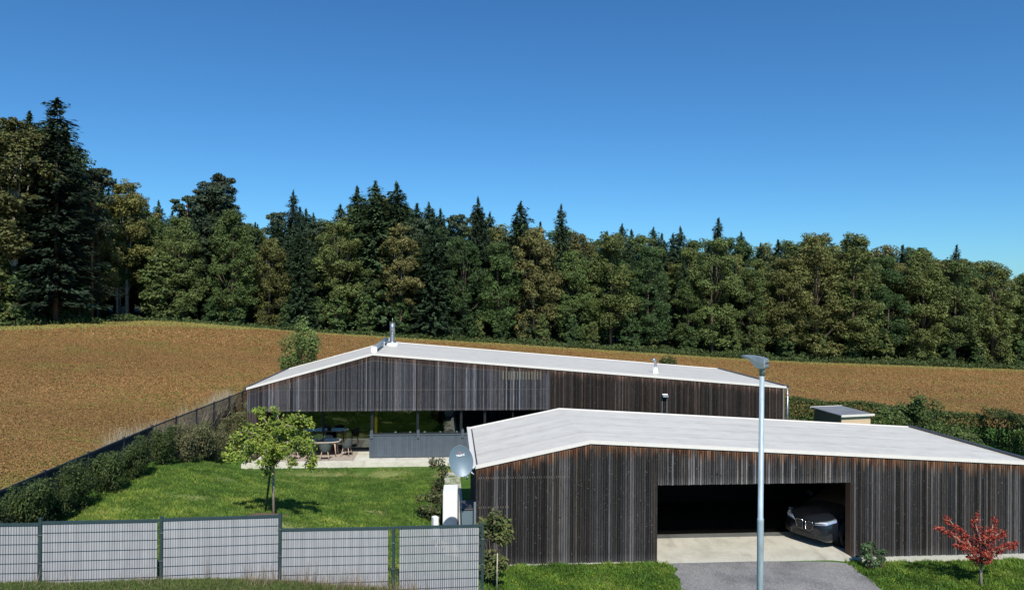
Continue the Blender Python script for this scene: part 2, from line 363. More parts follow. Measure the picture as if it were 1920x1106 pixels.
def lawn_col(V):
    C = np.ones((len(V), 3)); X, Y = V[:, 0], V[:, 1]
    rng = np.random.default_rng(3)
    s, d = local(HO, HYAW, X, Y)
    bare = np.exp(-((d + 2.5) / .8) ** 2) * sstep(1.2, 3, s) * (1 - sstep(9.8, 10.8, s)) * (.5 + .5 * np.sin(s * 2.1 + np.sin(s * 5))) * 1.1
    for (bx, by, r) in [(-10.2,23.5,.5),(-11.3,21.2,.25),(-10.6,27,.4),(12.0,20.9,.3),(-6.6,20.6,.6),(-9.0,29.5,.45),(-4.6,24.6,.35),(-5.8,27.3,.3),(2.2,20.2,.3),(11.0,20.0,.25)]: bare += np.exp(-(((X-bx)/(r*1.6))**2+((Y-by)/r)**2))
    bare = np.clip(bare, 0, 1)[:, None]
    return C * (1 - bare) + np.array([4.2, 2.2, 4.8]) * bare
sheet('lawn', ~fld & ~fst, M['lawn'], lawn_col); sheet('field', fld & ~fst, M['field']); sheet('forest_floor', fst, M['forestfloor'])

# ------------------------------------------------------------------ boards and buildings
def rgbj(c, rng, j=.15): k = rng.uniform(1 - j, 1 + j); return tuple(x * k for x in c)
def boards(mb, fr, s0, s1, zb, zt, rng, colf, pitch=.07, gap=.014, th=.024, fade=True):
    """vertical open-jointed boards in a wall frame fr(s, d, z); zb/zt give bottom and top at s"""
    s = s0
    while s < s1 - .02:
        wd = pitch - gap + rng.uniform(-.004, .004); e = min(s + wd, s1); m = (s + e) / 2; b0, b1 = zb(m), [zt(s), zt(e)]
        b0 += rng.uniform(-.006, .006)
        body, top, foot = colf(m, rng); fd = rng.uniform(.18, .5)
        zs = [b0, min(b0 + .25, b1[0] - .3), max(min(b1) - fd, b0 + .3), max(min(b1) - fd * .3, b0 + .35)]
        cs = [foot, body, body, top]
        th2 = th + rng.uniform(-.005, .005); vs = []; cc = []
        for z, c in zip(zs, cs):
            vs += [fr(s, 0, z), fr(s, -th2, z), fr(e, -th2, z), fr(e, 0, z)]; cc += [c] * 4
        vs += [fr(s, 0, b1[0]), fr(s, -th2, b1[0]), fr(e, -th2, b1[1]), fr(e, 0, b1[1])]; cc += [top] * 4
        fs = [(0, 3, 2, 1)]
        for r in range(4):
            for k in range(3): fs.append((r*4+k, r*4+k+1, r*4+k+5, r*4+k+4))
        mb.add(vs, fs, cc); s = e + gap
def quadpanel(mb, fr, s0, s1, d, zb, zt, n=2, th=.03, col=(1, 1, 1), brk=()):
    ss = sorted(set([s0, s1] + [b for b in brk if s0 < b < s1]))
    for a, b in zip(ss[:-1], ss[1:]):
        vs = [fr(a, d, zb(a)), fr(b, d, zb(b)), fr(b, d, zt(b)), fr(a, d, zt(a)), fr(a, d + th, zb(a)), fr(b, d + th, zb(b)), fr(b, d + th, zt(b)), fr(a, d + th, zt(a))]
        mb.add(vs, [(0,1,2,3),(7,6,5,4),(0,4,5,1),(2,6,7,3),(1,5,6,2),(0,3,7,4)], col)
def gable(L, a, eL, hr, eR):
    return lambda s: eL + (hr - eL) * s / a if s < a else hr + (eR - hr) * (s - a) / (L - a)
def F(s, d, z): return Vector((s, d, z))
rb = random.Random(5)

def col_house(m, rng):
    if m < 14.35: base = (.064, .063, .072)
    else: base = (.026, .020, .018)
    k = rng.choice([.35, .55, .7, .85, 1, 1, 1.1, 1.35, 1.7, 2.4] if m < 14.35 else [.5, .7, .8, 1, 1, 1.1, 1.3, 1.7, 2.6]); t = rng.uniform(-.1, .1)
    body = (base[0] * k * (1 + t), base[1] * k, base[2] * k * (1 - t))
    top = (.085 * k, .050 * k, .038 * k) if rng.random() < .7 else (.05, .033, .028)
    return body, tuple(x * .9 for x in top), body
def col_garage(m, rng):
    k = rng.choice([.4, .55, .7, .8, .9, 1, 1, 1.1, 1.3, 1.7, 2.5, 3.0]); t = rng.uniform(-.08, .08); q = .033 if m < GO1 or m > GO2 else .050
    body = (q * k * (1 + t) * 1.04, q * .96 * k, q * .94 * k * (1 - t))
    top = rng.choice([(.13, .058, .03), (.17, .078, .04), (.085, .036, .02), (.11, .075, .055), (.22, .12, .07)]); kk = min(1.35, .6 + .4 * k)
    foot = tuple(min(.3, x * 1.2 + .022) for x in body)
    return body, tuple(x * kk * .8 for x in top), foot

def roof(parent, L, a, eL, hr, eR, D, ov=.04, fas=.075):
    zt = gable(L, a, eL, hr, eR); zl = lambda s: zt(min(max(s, 0), L)) - (0.0)
    S = [-ov, a, L + ov]; zz = [eL - (hr - eL) / a * ov, hr, eR - (hr - eR) / (L - a) * ov]
    mb = MB(); d0, d1 = -ov + .05, D + ov - .05
    for i in range(2):
        mb.add([F(S[i], d0, zz[i]), F(S[i+1], d0, zz[i+1]), F(S[i+1], d1, zz[i+1]), F(S[i], d1, zz[i]),
                F(S[i], d0, zz[i]-.14), F(S[i+1], d0, zz[i+1]-.14), F(S[i+1], d1, zz[i+1]-.14), F(S[i], d1, zz[i]-.14)],
               [(0,1,2,3),(7,6,5,4),(0,4,5,1),(2,6,7,3)] + ([(0,3,7,4)] if i == 0 else [(1,5,6,2)]))
    k = 1.45; rr = random.Random(9)
    while k < D - .3:                                      # welded seams of the membrane
        for i in range(2):
            c = rr.uniform(1.03, 1.10)
            mb.add([F(S[i], k, zz[i]+.005), F(S[i+1], k, zz[i+1]+.005), F(S[i+1], k+.06, zz[i+1]+.005), F(S[i], k+.06, zz[i]+.005)], [(0,1,2,3)], (c, c, c))
        k += 1.5
    rf = mb.build('roof', M['roof'], parent)
    tr = MB()
    for dd in ((-ov - .02, -ov + .05), (D + ov - .05, D + ov + .02)):
        for i in range(2):
            q = [F(S[i], dd[0], zz[i]+.03), F(S[i+1], dd[0], zz[i+1]+.03), F(S[i+1], dd[1], zz[i+1]+.03), F(S[i], dd[1], zz[i]+.03)]
            tr.add(q + [p - Vector((0, 0, fas + .03)) for p in q], [(0,1,2,3),(7,6,5,4),(0,4,5,1),(2,6,7,3),(0,3,7,4),(1,5,6,2)])
    tr.build('roof_edge', M['trim'], rf)
    return rf, zt, zz

# ---- the house
house = empty('timber_house', HO, HYAW, 'long low timber-clad house with pale gable roof and glazed terrace behind the lawn', 'house')
hroof, hz, hzz = roof(house, HL, HA, HEL, HHR, HER, HD)
cl = MB(); CUT = 14.3
boards(cl, F, 0, CUT, lambda s: HHB, lambda s: hz(s) - .07, rb, col_house)
boards(cl, F, CUT + .014, HL, lambda s: .02, lambda s: hz(s) - .07, rb, col_house)
cl.build('cladding', M['boards'], house)
bk = MB()
quadpanel(bk, F, .02, CUT, .05, lambda s: HHB + .32, lambda s: hz(s) - .09, brk=(HA,))
quadpanel(bk, F, CUT, HL - .02, .05, lambda s: 0, lambda s: hz(s) - .09)
bk.box((.02, .08, HHB + .32), (CUT, 2.6, HHB + .36)); bk.build('wall_membrane', M['black'], house)
def slope_batten(a, b, off, h=.035):
    bt = MB()
    za, zb = hz(a) - off, hz(b) - off
    bt.add([F(a, .004, za), F(b, .004, zb), F(b, .004, zb + h), F(a, .004, za + h), F(a, .046, za), F(b, .046, zb), F(b, .046, zb + h), F(a, .046, za + h)],
           [(0,1,2,3),(7,6,5,4),(0,4,5,1),(2,6,7,3),(1,5,6,2),(0,3,7,4)])
    bt.build('batten', M['batten'], house)
slope_batten(.1, HA, .36); slope_batten(HA, CUT, .36)
for z in (HHB + .05, HHB + .98): bt = MB(); bt.box((.05, .004, z), (CUT, .046, z + .035)); bt.build('batten', M['batten'], house)
pass
# pale strips on the boards, light of windows behind painted into their colour
for (xa, xb, ya, yb) in ((943, 1016, 697, 712), (528, 570, 714, 725)):
    A = px(xa, yb, 35.5); B = px(xb, ya, 35.5); sa = local(HO, HYAW, A.x, A.y)[0]; sb = local(HO, HYAW, B.x, B.y)[0]
    vm = MB(); s = sa
    while s < sb: vm.box((s, -.034, A.z), (s + .05, -.030, B.z)); s += .14
    vm.build('lit_slot_strip', simple('lit_slot_tint_%d' % xa, (.15, .13, .085) if xa > 900 else (.07, .062, .05), .8), house)
# side and back walls
sw = MB()
def FL_(s, d, z): return Vector((0 + d, HD - s, z))
def FR_(s, d, z): return Vector((HL - d, s, z))
def FB_(s, d, z): return Vector((HL - s, HD - d, z))
boards(sw, lambda s, d, z: Vector((d, HD - s, z)), 0, HD - .1, lambda s: 0.02, lambda s: HEL - .1, rb, col_house)
boards(sw, lambda s, d, z: Vector((HL - d, s, z)), .1, HD, lambda s: 0.02, lambda s: HER - .1, rb, col_house)
boards(sw, lambda s, d, z: Vector((HL - s, HD - d, z)), 0, HL, lambda s: 0.02, lambda s: hz(HL - s) - .1, rb, col_house, pitch=.14, gap=.012)
sw.build('side_cladding', M['boards'], house)
iw = MB()
iw.box((.03, .1, 0.02), (.10, HD - .05, 3.2)); iw.box((HL - .1, .1, 0.02), (HL - .03, HD - .05, 3.15)); iw.box((.1, HD - .1, .02), (HL - .1, HD - .03, 3.2))
iw.box((CUT - .02, .1, .02), (CUT + .05, HD - .1, 3.2)); iw.box((5.68, 3.4, .02), (5.76, 6.5, 2.3))
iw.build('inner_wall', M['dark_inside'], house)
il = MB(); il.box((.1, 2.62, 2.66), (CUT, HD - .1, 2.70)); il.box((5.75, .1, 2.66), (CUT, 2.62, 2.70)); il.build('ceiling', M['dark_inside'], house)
fw = MB(); boards(fw, F, .0, .42, lambda s: -.18, lambda s: HHB - .004, rb, lambda m, r: ((.07, .055, .05),) * 3)
boards(fw, lambda s, d, z: Vector((.42 - d, s, z)), .0, 2.5, lambda s: .02, lambda s: HHB - .004, rb, lambda m, r: ((.05, .035, .03),) * 3)
fw.build('corner_wall', M['boards'], house)
rw = MB(); boards(rw, lambda s, d, z: Vector((s, 2.05 + d, z)), .42, 1.25, lambda s: .02, lambda s: 2.5, rb, lambda m, r: ((.085, .045, .032),) * 3); rw.build('recess_wall', M['boards'], house)
def window(s0, s1, d, z0, z1, fwid=.05, parent=house, name='window'):
    m = MB()
    m.box((s0, d, z0), (s0 + fwid, d + .07, z1)); m.box((s1 - fwid, d, z0), (s1, d + .07, z1))
    m.box((s0 + fwid, d, z0), (s1 - fwid, d + .07, z0 + fwid)); m.box((s0 + fwid, d, z1 - fwid), (s1 - fwid, d + .07, z1))
    fr = m.build(name, M['frame'], parent)
    p = MB(); p.box((s0 + fwid, d + .03, z0 + fwid), (s1 - fwid, d + .036, z1 - fwid)); p.build('pane', M['glass'], fr); return fr
window(1.27, 3.18, 2.05, .06, 2.56, name='sliding_door'); window(3.19, 5.66, 2.05, .06, 2.56, name='sliding_door')
m = MB(); m.box((1.27, 2.0, .0), (5.66, 2.2, .058)); m.build('threshold', M['frame'], house)
m = MB(); m.box((1.27, 1.58, .001), (5.66, 1.98, .006)); dg_ = m.build('drain_channel', M['black'], house)
m = MB(); s = 1.3
while s < 5.6: m.box((s, 1.60, .007), (s + .035, 1.80, .016)); s += .085
m.build('drain_grate', M['zinc'], dg_)
window(5.80, 7.96, .14, 1.12, 2.56); window(7.97, 10.05, .14, 1.12, 2.56); window(10.06, 11.2, .14, .02, 2.56, name='glazed_door'); window(11.21, 12.6, .14, .02, 2.56, name='glazed_door')
pw = MB(); s = 5.70
while s < 10.9:
    k = rb.uniform(.9, 1.1); pw.box((s, .0, .03), (min(s + .105, 10.9), .03, 1.08), (k, k, k)); s += .115
pw.box((5.70, .03, .03), (10.9, .12, 1.08), (.8, .8, .8)); s = .06
while s < 2.5: pw.box((5.672, s, .03), (5.70, s + .105, 1.08), (.95, .95, .95)); s += .115
pw.build('parapet', M['panel_grey'], house)
sb = MB(); sb.box((5.66, -.03, 1.083), (10.92, .16, 1.11)); sb.build('sill', M['panel_grey'], house)
for s in (5.72, 7.93, 10.06):
    p = MB(); p.box((s, -.045, .93), (s + .13, -.032, 1.32)); p.box((s + .02, -.032, 1.115), (s + .11, .13, 1.32)); p.build('bracket', M['panel_grey'], house)
for a_, b_ in (((5.72, .2, 0), (5.80, .3, 2.5)), ((5.67, 2.05, 0), (5.76, 2.2, 2.5))):
    pc = MB(); pc.box(a_, b_); pc.build('post', M['frame'], house)
cu = MB(); rings = []
for z in (1.14, 2.54):
    pts = [F(5.90 + i * .016, .27 + (.03 if i % 2 else 0), z) for i in range(9)]; rings.append(pts)
cu.loft(rings, cap=False, closed=False, smooth=False); cu.build('curtain', M['yellow'], house)
for s, r in ((6.9, .05), (7.6, .05), (8.3, .05), (9.05, .04), (9.85, .05)): sm = MB(); sm.tube([F(s, .32, 1.12), F(s, .32, 1.15), F(s, .32, 1.20)], [r, r * 1.2, r], 10); sm.build('sill_ornament', M['white'], house)
# gutters, flue, vents, fittings
gt = MB(); gt.box((HL + .045, -.06, hzz[2] - .06), (HL + .17, HD + .06, hzz[2] + .055)); gt.build('gutter', M['gutter'], hroof)
gt = MB(); gt.box((-.16, -.02, hzz[0] - .06), (-.045, HD + .06, hzz[0] + .03)); gt.build('gutter', M['gutter'], hroof)
dp = MB(); dp.tube([F(HL + .09, -.06, HER - .05), F(HL + .09, -.07, 1.6), F(HL + .09, -.07, -.1)], .045, 10)
for z in (2.9, 1.8): dp.box((HL + .03, -.12, z), (HL + .15, -.02, z + .04))
dp.build('downpipe', M['zinc'], house)
cp = MB(); cp.box((HL - .14, -.05, .02), (HL - .06, -.028, HER - .1)); cp.build('corner_strip', M['batten'], house)
rv = MB(); rv.tube([F(HA, .70, HHR + .20), F(HA, 8.4, HHR + .20)], .13, 14); rv.build('ridge_vent', M['lampgrey'], hroof)
for d in (.56, 4.9, 8.42):
    e_ = MB(); e_.bbox((HA - .15, d, HHR - .02), (HA + .15, d + .12, HHR + .28), .03); e_.build('vent_foot', M['white'], hroof)
def roof_pt(x, y):
    """point of the house roof seen at a photo pixel"""
    lo, hi = 30.0, 60.0
    for _ in range(50):
        m = (lo + hi) / 2; p = px(x, y, m); s_, d_ = local(HO, HYAW, p.x, p.y)
        if p.z > hz(min(max(s_, 0), HL)): lo = m
        else: hi = m
    return s_, d_, p.z
s_, d_, z_ = roof_pt(735.5, 648)
fl = MB(); fl.tube([F(s_, d_, z_ - .05), F(s_, d_, z_ + .14), F(s_, d_, z_ + .16)], [.34, .30, .22], 16); ff = fl.build('flue_base', M['white'], hroof)
fl = MB(); z0 = z_ + .16
fl.tube([F(s_, d_, z0), F(s_, d_, z0+.08), F(s_, d_, z0+.10), F(s_, d_, z0+.5)], [.22, .20, .13, .125], 18)
fl.tube([F(s_, d_, z0+.5), F(s_, d_, z0+.52), F(s_, d_, z0+.56), F(s_, d_, z0+.58)], [.125, .145, .145, .13], 18)
fl.tube([F(s_, d_, z0+.58), F(s_, d_, z0+1.12)], .145, 18); fl.tube([F(s_, d_, z0+1.12), F(s_, d_, z0+1.40)], .018, 6)
fl.build('flue', M['steel'], hroof)
s_, d_, z_ = roof_pt(1229, 699)
vp = MB(); vp.tube([F(s_, d_, z_-.03), F(s_, d_, z_+.02), F(s_, d_, z_+.30)], [.17, .15, .09], 16); vp.build('vent_base', M['white'], hroof)
vp = MB(); vp.tube([F(s_, d_, z_+.28), F(s_, d_, z_+.55), F(s_-.02, d_-.01, z_+.64), F(s_-.09, d_-.04, z_+.70), F(s_-.17, d_-.07, z_+.66)], [.075, .075, .08, .08, .085], 14); vp.build('vent_cowl', M['zinc'], hroof)
P = px(1248, 742, 36.2); s_ = local(HO, HYAW, P.x, P.y)[0]
fd = MB(); fd.bbox((s_-.14, -.24, P.z-.06), (s_+.14, -.10, P.z+.05), .02); fd.box((s_-.05, -.10, P.z-.1), (s_+.05, -.03, P.z+.06)); fd.build('floodlight', M['lampgrey'], house)
fd = MB(); fd.add([F(s_-.13, -.245, P.z-.03), F(s_+.13, -.245, P.z-.03), F(s_+.13, -.08, P.z+.085), F(s_-.13, -.08, P.z+.085), F(s_-.13, -.235, P.z-.05), F(s_+.13, -.235, P.z-.05), F(s_+.13, -.07, P.z+.055), F(s_-.13, -.07, P.z+.055)], [(0,1,2,3),(7,6,5,4),(0,4,5,1),(2,6,7,3),(1,5,6,2),(0,3,7,4)]); fd.build('floodlight_hood', M['white'], house)
for ds in (-.13, .11):
    fd = MB(); fd.box((s_+ds, -.032, P.z-1.4), (s_+ds+.025, -.026, P.z-.12)); fd.build('conduit', M['lampgrey'], house)
def HF(s, d, z): return HO + Vector((math.cos(HYAW) * s - math.sin(HYAW) * d, math.sin(HYAW) * s + math.cos(HYAW) * d, z))
def GF(s, d, z): return GO + Vector((math.cos(GYAW) * s - math.sin(GYAW) * d, math.sin(GYAW) * s + math.cos(GYAW) * d, z))
pt = MB(); pt.box((-.02, -.9, -.55), (14.0, HD - .12, .0), fr=HF); tag(pt.build('terrace', M['terrace']), kind='structure')

# ---- the garage
gar = empty('timber_garage', GO, GYAW, 'timber-clad garage with white gable roof and wide open bay in front of the house', 'garage')
groof, gzf, gzz = roof(gar, GL, GA, GEL, GHR, GER, GD)
gc = MB()
boards(gc, F, 0, GO1, lambda s: .0, lambda s: gzf(s) - .07, rb, col_garage)
boards(gc, F, GO1 + .014, GO2, lambda s: GOH, lambda s: gzf(s) - .07, rb, col_garage, gap=.018)
boards(gc, F, GO2 + .014, GL, lambda s: -.02, lambda s: gzf(s) - .07, rb, col_garage)
gc.build('cladding', M['boards'], gar)
gb = MB(); br = (GA,)
quadpanel(gb, F, .02, GO1 - .03, .05, lambda s: -.1, lambda s: gzf(s) - .09, brk=br)
quadpanel(gb, F, GO1 - .03, GO2 + .03, .05, lambda s: GOH + .72, lambda s: gzf(s) - .09)
quadpanel(gb, F, GO2 + .03, GL - .02, .05, lambda s: -.1, lambda s: gzf(s) - .09)
gb.build('wall_membrane', M['black'], gar)
for z in (2.47, 1.62): 
    g2 = MB(); g2.box((.05, .004, z), (.95 if z < 2 else 2.7, .046, z + .05)); g2.build('batten', M['batten'], gar)
for z in (1.6,): g2 = MB(); g2.box((GO2 + .05, .004, z), (GL - .05, .046, z + .04))
g2.build('batten', M['batten'], gar)
gs = MB()
boards(gs, lambda s, d, z: Vector((d, GD - s, z)), 0, GD, lambda s: .0, lambda s: GEL - .1, rb, col_garage)
boards(gs, lambda s, d, z: Vector((GL - d, s, z)), 0, GD, lambda s: .0, lambda s: GER - .1, rb, col_garage)
boards(gs, lambda s, d, z: Vector((GL - s, GD - d, z)), 0, GL, lambda s: .0, lambda s: gzf(GL - s) - .1, rb, col_garage, pitch=.14, gap=.01)
gs.build('side_cladding', M['boards'], gar)
gi = MB()
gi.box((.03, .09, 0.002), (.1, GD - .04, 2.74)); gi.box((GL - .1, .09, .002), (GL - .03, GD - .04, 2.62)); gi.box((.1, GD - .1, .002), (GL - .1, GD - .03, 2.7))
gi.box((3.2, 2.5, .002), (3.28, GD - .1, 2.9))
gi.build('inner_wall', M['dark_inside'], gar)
for s in (GO1 - .10, GO2):
    j = MB(); j.box((s, .001, .0), (s + .10, .30, GOH + .40)); j.build('jamb', simple('jamb_wood%d' % int(s), (.10, .055, .035), .8, mapscale=(8, 8, 1)), gar)
for a_, b_ in (((0, -.01, -.35), (GO1 - .02, .05, -.004)), ((GO2 + .02, -.01, -.45), (GL + .02, .05, -.024))):
    pl = MB(); pl.box(a_, b_); pl.build('plinth', M['concrete'], gar)
gt = MB(); gt.box((GL + .045, -.05, gzz[2] - .05), (GL + .17, GD + .06, gzz[2] + .07)); gt.build('gutter', M['gutter'], groof)
gt = MB(); gt.box((-.17, -.05, gzz[0] - .07), (-.044, GD + .06, gzz[0] + .035)); gt.build('verge_trim', M['trim'], groof)
gt = MB(); gt.box((-.02, .05, gzz[0] + .012), (.02, GD - .3, gzz[0] + .022)); gt.build('drain_slot', M['gutter'], groof)
fm = MB(); fm.box((.1, 2.35, .002), (GL - .1, GD - .1, .008)); fm.build('floor_shade_sheet', M['dark_inside'], gar)  # thin dark sheet on the slab, painting the shade deep in the bay
sbm = MB(); sbm.box((.05, .06, -.4), (GL - .1, GD - .02, .0), fr=GF); sbm.box((GO1 + .002, -.14, -.4), (GO2 - .002, .058, -.002), fr=GF); tag(sbm.build('garage_slab', M['concrete']), kind='structure')
# gravel drive, draped on the ground
dv = []; rr = np.random.default_rng(4); ys = np.linspace(2, 21.75, 60)
jl = np.interp(ys, ys, rr.normal(0, .06, 60)); jr = rr.normal(0, .05, 60)
Vd = []; nxs = 12
for i, y in enumerate(ys):
    xl = np.interp(y, [2, 19, 21.3, 21.75], [3.8, 4.55, 4.75, 4.4]) + jl[i]; xr = np.interp(y, [2, 19, 21.9], [9.6, 10.0, 10.05]) + jr[i]
    for k in range(nxs + 1):
        x = xl + (xr - xl) * k / nxs; s_, d_ = local(GO, GYAW, x, y)
        if d_ > -.15: yy = y - (d_ + .15)
        else: yy = y
        Vd.append((x, yy, 0))
Vd = np.array(Vd); Vd[:, 2] = gz(Vd[:, 0], Vd[:, 1]) + .02
idx = (np.arange(59)[:, None] * (nxs + 1) + np.arange(nxs)[None]); Fd = np.stack([idx, idx + 1, idx + nxs + 2, idx + nxs + 1], -1).reshape(-1, 4)
tag(np_mesh('driveway', Vd, Fd, np.ones((len(Vd), 3)), M['gravel'], smooth=True), kind='structure')
# path between lawn and garage
pm = MB(); pts = []
for y in np.arange(21.8, 33.6, .8):
    c_ = -2.05 - .09 * (y - 22); pts.append((c_ - .0, c_ + .75, y))
for a_, b_ in zip(pts[:-1], pts[1:]):
    q = [(a_[0], a_[2]), (a_[1], a_[2]), (b_[1], b_[2]), (b_[0], b_[2])]
    pm.add([Vector((x, y, g1(x, y) + .03)) for x, y in q], [(0, 1, 2, 3)])
tag(pm.build('path', M['concrete']), kind='structure')

# ------------------------------------------------------------------ fences
def mesh_fence(name, posts, tops, bots, label, mpost, mslat, screen=True, gaps=(.05, .05), full=True, rail=True, pgaps={}, last=99):
    root = empty(name, posts[0], 0, label, 'fence'); o0 = Vector(posts[0])
    for i, p in enumerate(posts):
        p = Vector(p) - o0; tz = tops[i][1]; m = MB(); m.bbox((p.x - .03, p.y - .03, bots[i] - .3 - o0.z), (p.x + .03, p.y + .03, tz - o0.z), .006)
        m.box((p.x - .034, p.y - .034, tz - o0.z + .001), (p.x + .034, p.y + .034, tz + .012 - o0.z)); po = m.build('post', mpost, root)
        for z in np.arange(tz - .35, bots[i], -.6):
            if full: c = MB(); c.box((p.x - .045, p.y - .045, z - o0.z), (p.x + .045, p.y - .032, z + .025 - o0.z)); c.build('clamp', M['zinc'], po)
    for i in range(len(posts) - 1):
        a, b = Vector(posts[i]) - o0, Vector(posts[i + 1]) - o0; a.z = b.z = 0; d = Vector((b.x - a.x, b.y - a.y, 0)); Ln = d.length; d /= Ln; nrm = Vector((d.y, -d.x, 0))
        za, zb = tops[i][0] - o0.z, tops[i + 1][2] - o0.z if len(tops[i + 1]) > 2 else tops[i + 1][0] - o0.z
        H = (tops[i][0] - min(bots[i], bots[i + 1])) + .1
        zt = lambda s: za + (zb - za) * s / Ln
        def fr(s, q, z): return a + d * s - nrm * q + Vector((0, 0, zt(s) + z))
        g0, g1_ = pgaps.get(i, gaps)
        wv = MB(); s = .035; r = .0042
        while s < Ln - .03: wv.box((s - r * .75, -.012, -H), (s + r * .75, -.004, 0), fr=fr); s += .05
        z = 0
        while z > -H: wv.box((.0, -.019, z - .005), (Ln, -.012, z), fr=fr); z -= .2
        wv.build('wire_panel', mpost, root)
        if rail:
            rl = MB(); rl.box((.03, -.028, -.012), (Ln - .03, .022, .035), fr=fr); rl.build('top_rail', mpost, root)
        if screen and i < last:
            sl_ = MB(); s = .022 + g0
            while s < Ln - .055 - g1_:
                k = random.Random(int(s * 997) + i).uniform(.88, 1.08); sl_.box((s, -.003, -H), (s + .044, .004, -.02), (k, k, k), fr=fr); s += .05
            sl_.build('privacy_screen', mslat, root)
    return root
FZ = lambda x: 15.5 + (x - 76) * (17.3 - 15.5) / 829
fx = [-180, 76, 303, 525.5, 738, 905]
ptop = [975, 972, 969, 963, 989, 982]; lt = [986, 980.5, 974.5, 993.5, 989.5, 985]; rt = [990, 983, 976, 967.5, 990, 985.5]
posts = []; tops = []; bots = []
for x, yt, yl, yr in zip(fx, ptop, lt, rt):
    Z = FZ(x); p = px(x, 1000, Z); g = g1(p.x, p.y); posts.append((p.x, p.y, g))
    tops.append((px(x, yl, Z).z, px(x, yt, Z).z, px(x, yr, Z).z)); bots.append(g)
mesh_fence('mesh_fence', posts, tops, bots, 'stepped wire mesh fence filled with light grey privacy slats along the front', M['fence'], M['slat'], gaps=(.015, .03), pgaps={3: (.015, .10), 4: (.11, .05)})
# long left fence
posts = []; tops = []; bots = []
kk = .001345 - .000164 * 3
for i in range(13):
    Z = 15300 * (kk + .000164 * i) if False else 12.9 + 2.5 * i
    X = fence_x(Z); g = g1(X, Z); posts.append((X, Z, g)); 
    T = float(np.interp(Z, [12, 20.3, 27.8, 37.9, 50], [2.9, 2.84, 2.78, 2.55, 2.35])); tops.append((T - .07, T, T - .07)); bots.append(g)
mesh_fence('mesh_fence', posts, tops, bots, 'long dark anthracite mesh fence running back between brown field and hedge', M['anthracite'], M['slat_dark'], full=False, gaps=(.0, .0), last=6)
# ------------------------------------------------------------------ street lamp
LP = px(1427.2, 800, 11.6); gl = g1(LP.x, LP.y)
lamp = empty('street_lamp', (LP.x, LP.y, gl), 0, 'tall galvanised street lamp with flat grey LED head in front of the garage bay', 'street lamp')
zt = px(1429, 704, 11.6).z - gl; zc = px(1427, 975, 11.6).z - gl
pm = MB(); pm.tube([F(-.008, 0, -.3), F(-.004, 0, zc), F(-.004, 0, zc + .03), F(-.004, 0, zc + .04), F(0.008, 0, zt + .1)], [.052, .050, .05, .042, .037], 20); pole = pm.build('pole', M['galv'], lamp)
hb_ = MB(); hb_.box((-.025, -.0535, 1.0), (.025, -.047, 1.35)); hb_.build('door', M['galv'], lamp)
cb = MB(); cb.tube([F(0.01, 0, zt), F(.01, 0, zt + .20)], .043, 18); sp = cb.build('spigot', M['lampgrey'], lamp)
for z in (zt + .07, zt + .13):
    b_ = MB(); b_.tube([F(.02, -.040, z), F(.022, -.052, z)], .008, 6); b_.build('bolt', M['zinc'], sp)
hd = MB()
def lfr(u, v, z):        # u along the arm (away-left), v across
    a = Vector((-.64, .768, .10)); b = Vector((.768, .64, 0)); return F(.01, 0, zt + .2) + a * u + b * v + Vector((0, 0, z))
rings = []
for u, hw, zb_, zt_ in ((-.085, .055, -.05, .055), (-.07, .07, -.075, .075), (0, .078, -.085, .085), (.06, .08, -.085, .088), (.12, .09, -.03, .088), (.17, .10, .025, .086), (.25, .105, .042, .080), (.31, .095, .045, .074), (.335, .075, .05, .068)):
    rings.append([lfr(u, -hw, zb_), lfr(u, hw, zb_), lfr(u, hw * 1.02, (zb_ + zt_) / 2 + .012), lfr(u, hw * .9, zt_), lfr(u, -hw * .9, zt_), lfr(u, -hw * 1.02, (zb_ + zt_) / 2 + .012)])
hd.loft(rings, smooth=False); hh = hd.build('lamp_head', M['lampgrey'], lamp)
le = MB(); le.box((.16, -.085, .030), (.30, .085, .034), fr=lfr); le.build('lens', M['white'], hh)
gr = MB(); gr.box((-.092, -.05, .005), (-.086, .05, .018), fr=lfr); gr.build('joint', M['plastic'], hh)

# ------------------------------------------------------------------ satellite dish
DZ = 20.7; DP = px(864.5, 864, DZ)
dish = empty('satellite_dish', DP, 0, 'oval blue-grey satellite dish with red and white print beside the garage corner', 'satellite dish')
RX, RZ_ = .335, .43
tilt = Matrix.Rotation(math.radians(10), 3, 'Z') @ Matrix.Rotation(math.radians(-12), 3, 'X') @ Matrix.Rotation(math.radians(-9), 3, 'Y')
def df(a, r, off=0): return tilt @ Vector((math.cos(a) * RX * r, .09 * (1 - r * r) - .02 + off, math.sin(a) * RZ_ * r))
ds = MB(); n = 48; rings = [[df(2 * PI * k / n, r) for k in range(n)] for r in (.02, .2, .4, .6, .8, .93, 1.0)] 
rings += [[df(2 * PI * k / n, 1.02, .0) for k in range(n)], [df(2 * PI * k / n, 1.02, .014) for k in range(n)], [df(2 * PI * k / n, .98, .016) for k in range(n)]]
rings += [[df(2 * PI * k / n, r, .006) for k in range(n)] for r in (.8, .4, .02)]
ds.loft(rings); rf_ = ds.build('reflector', M['dish'], dish)
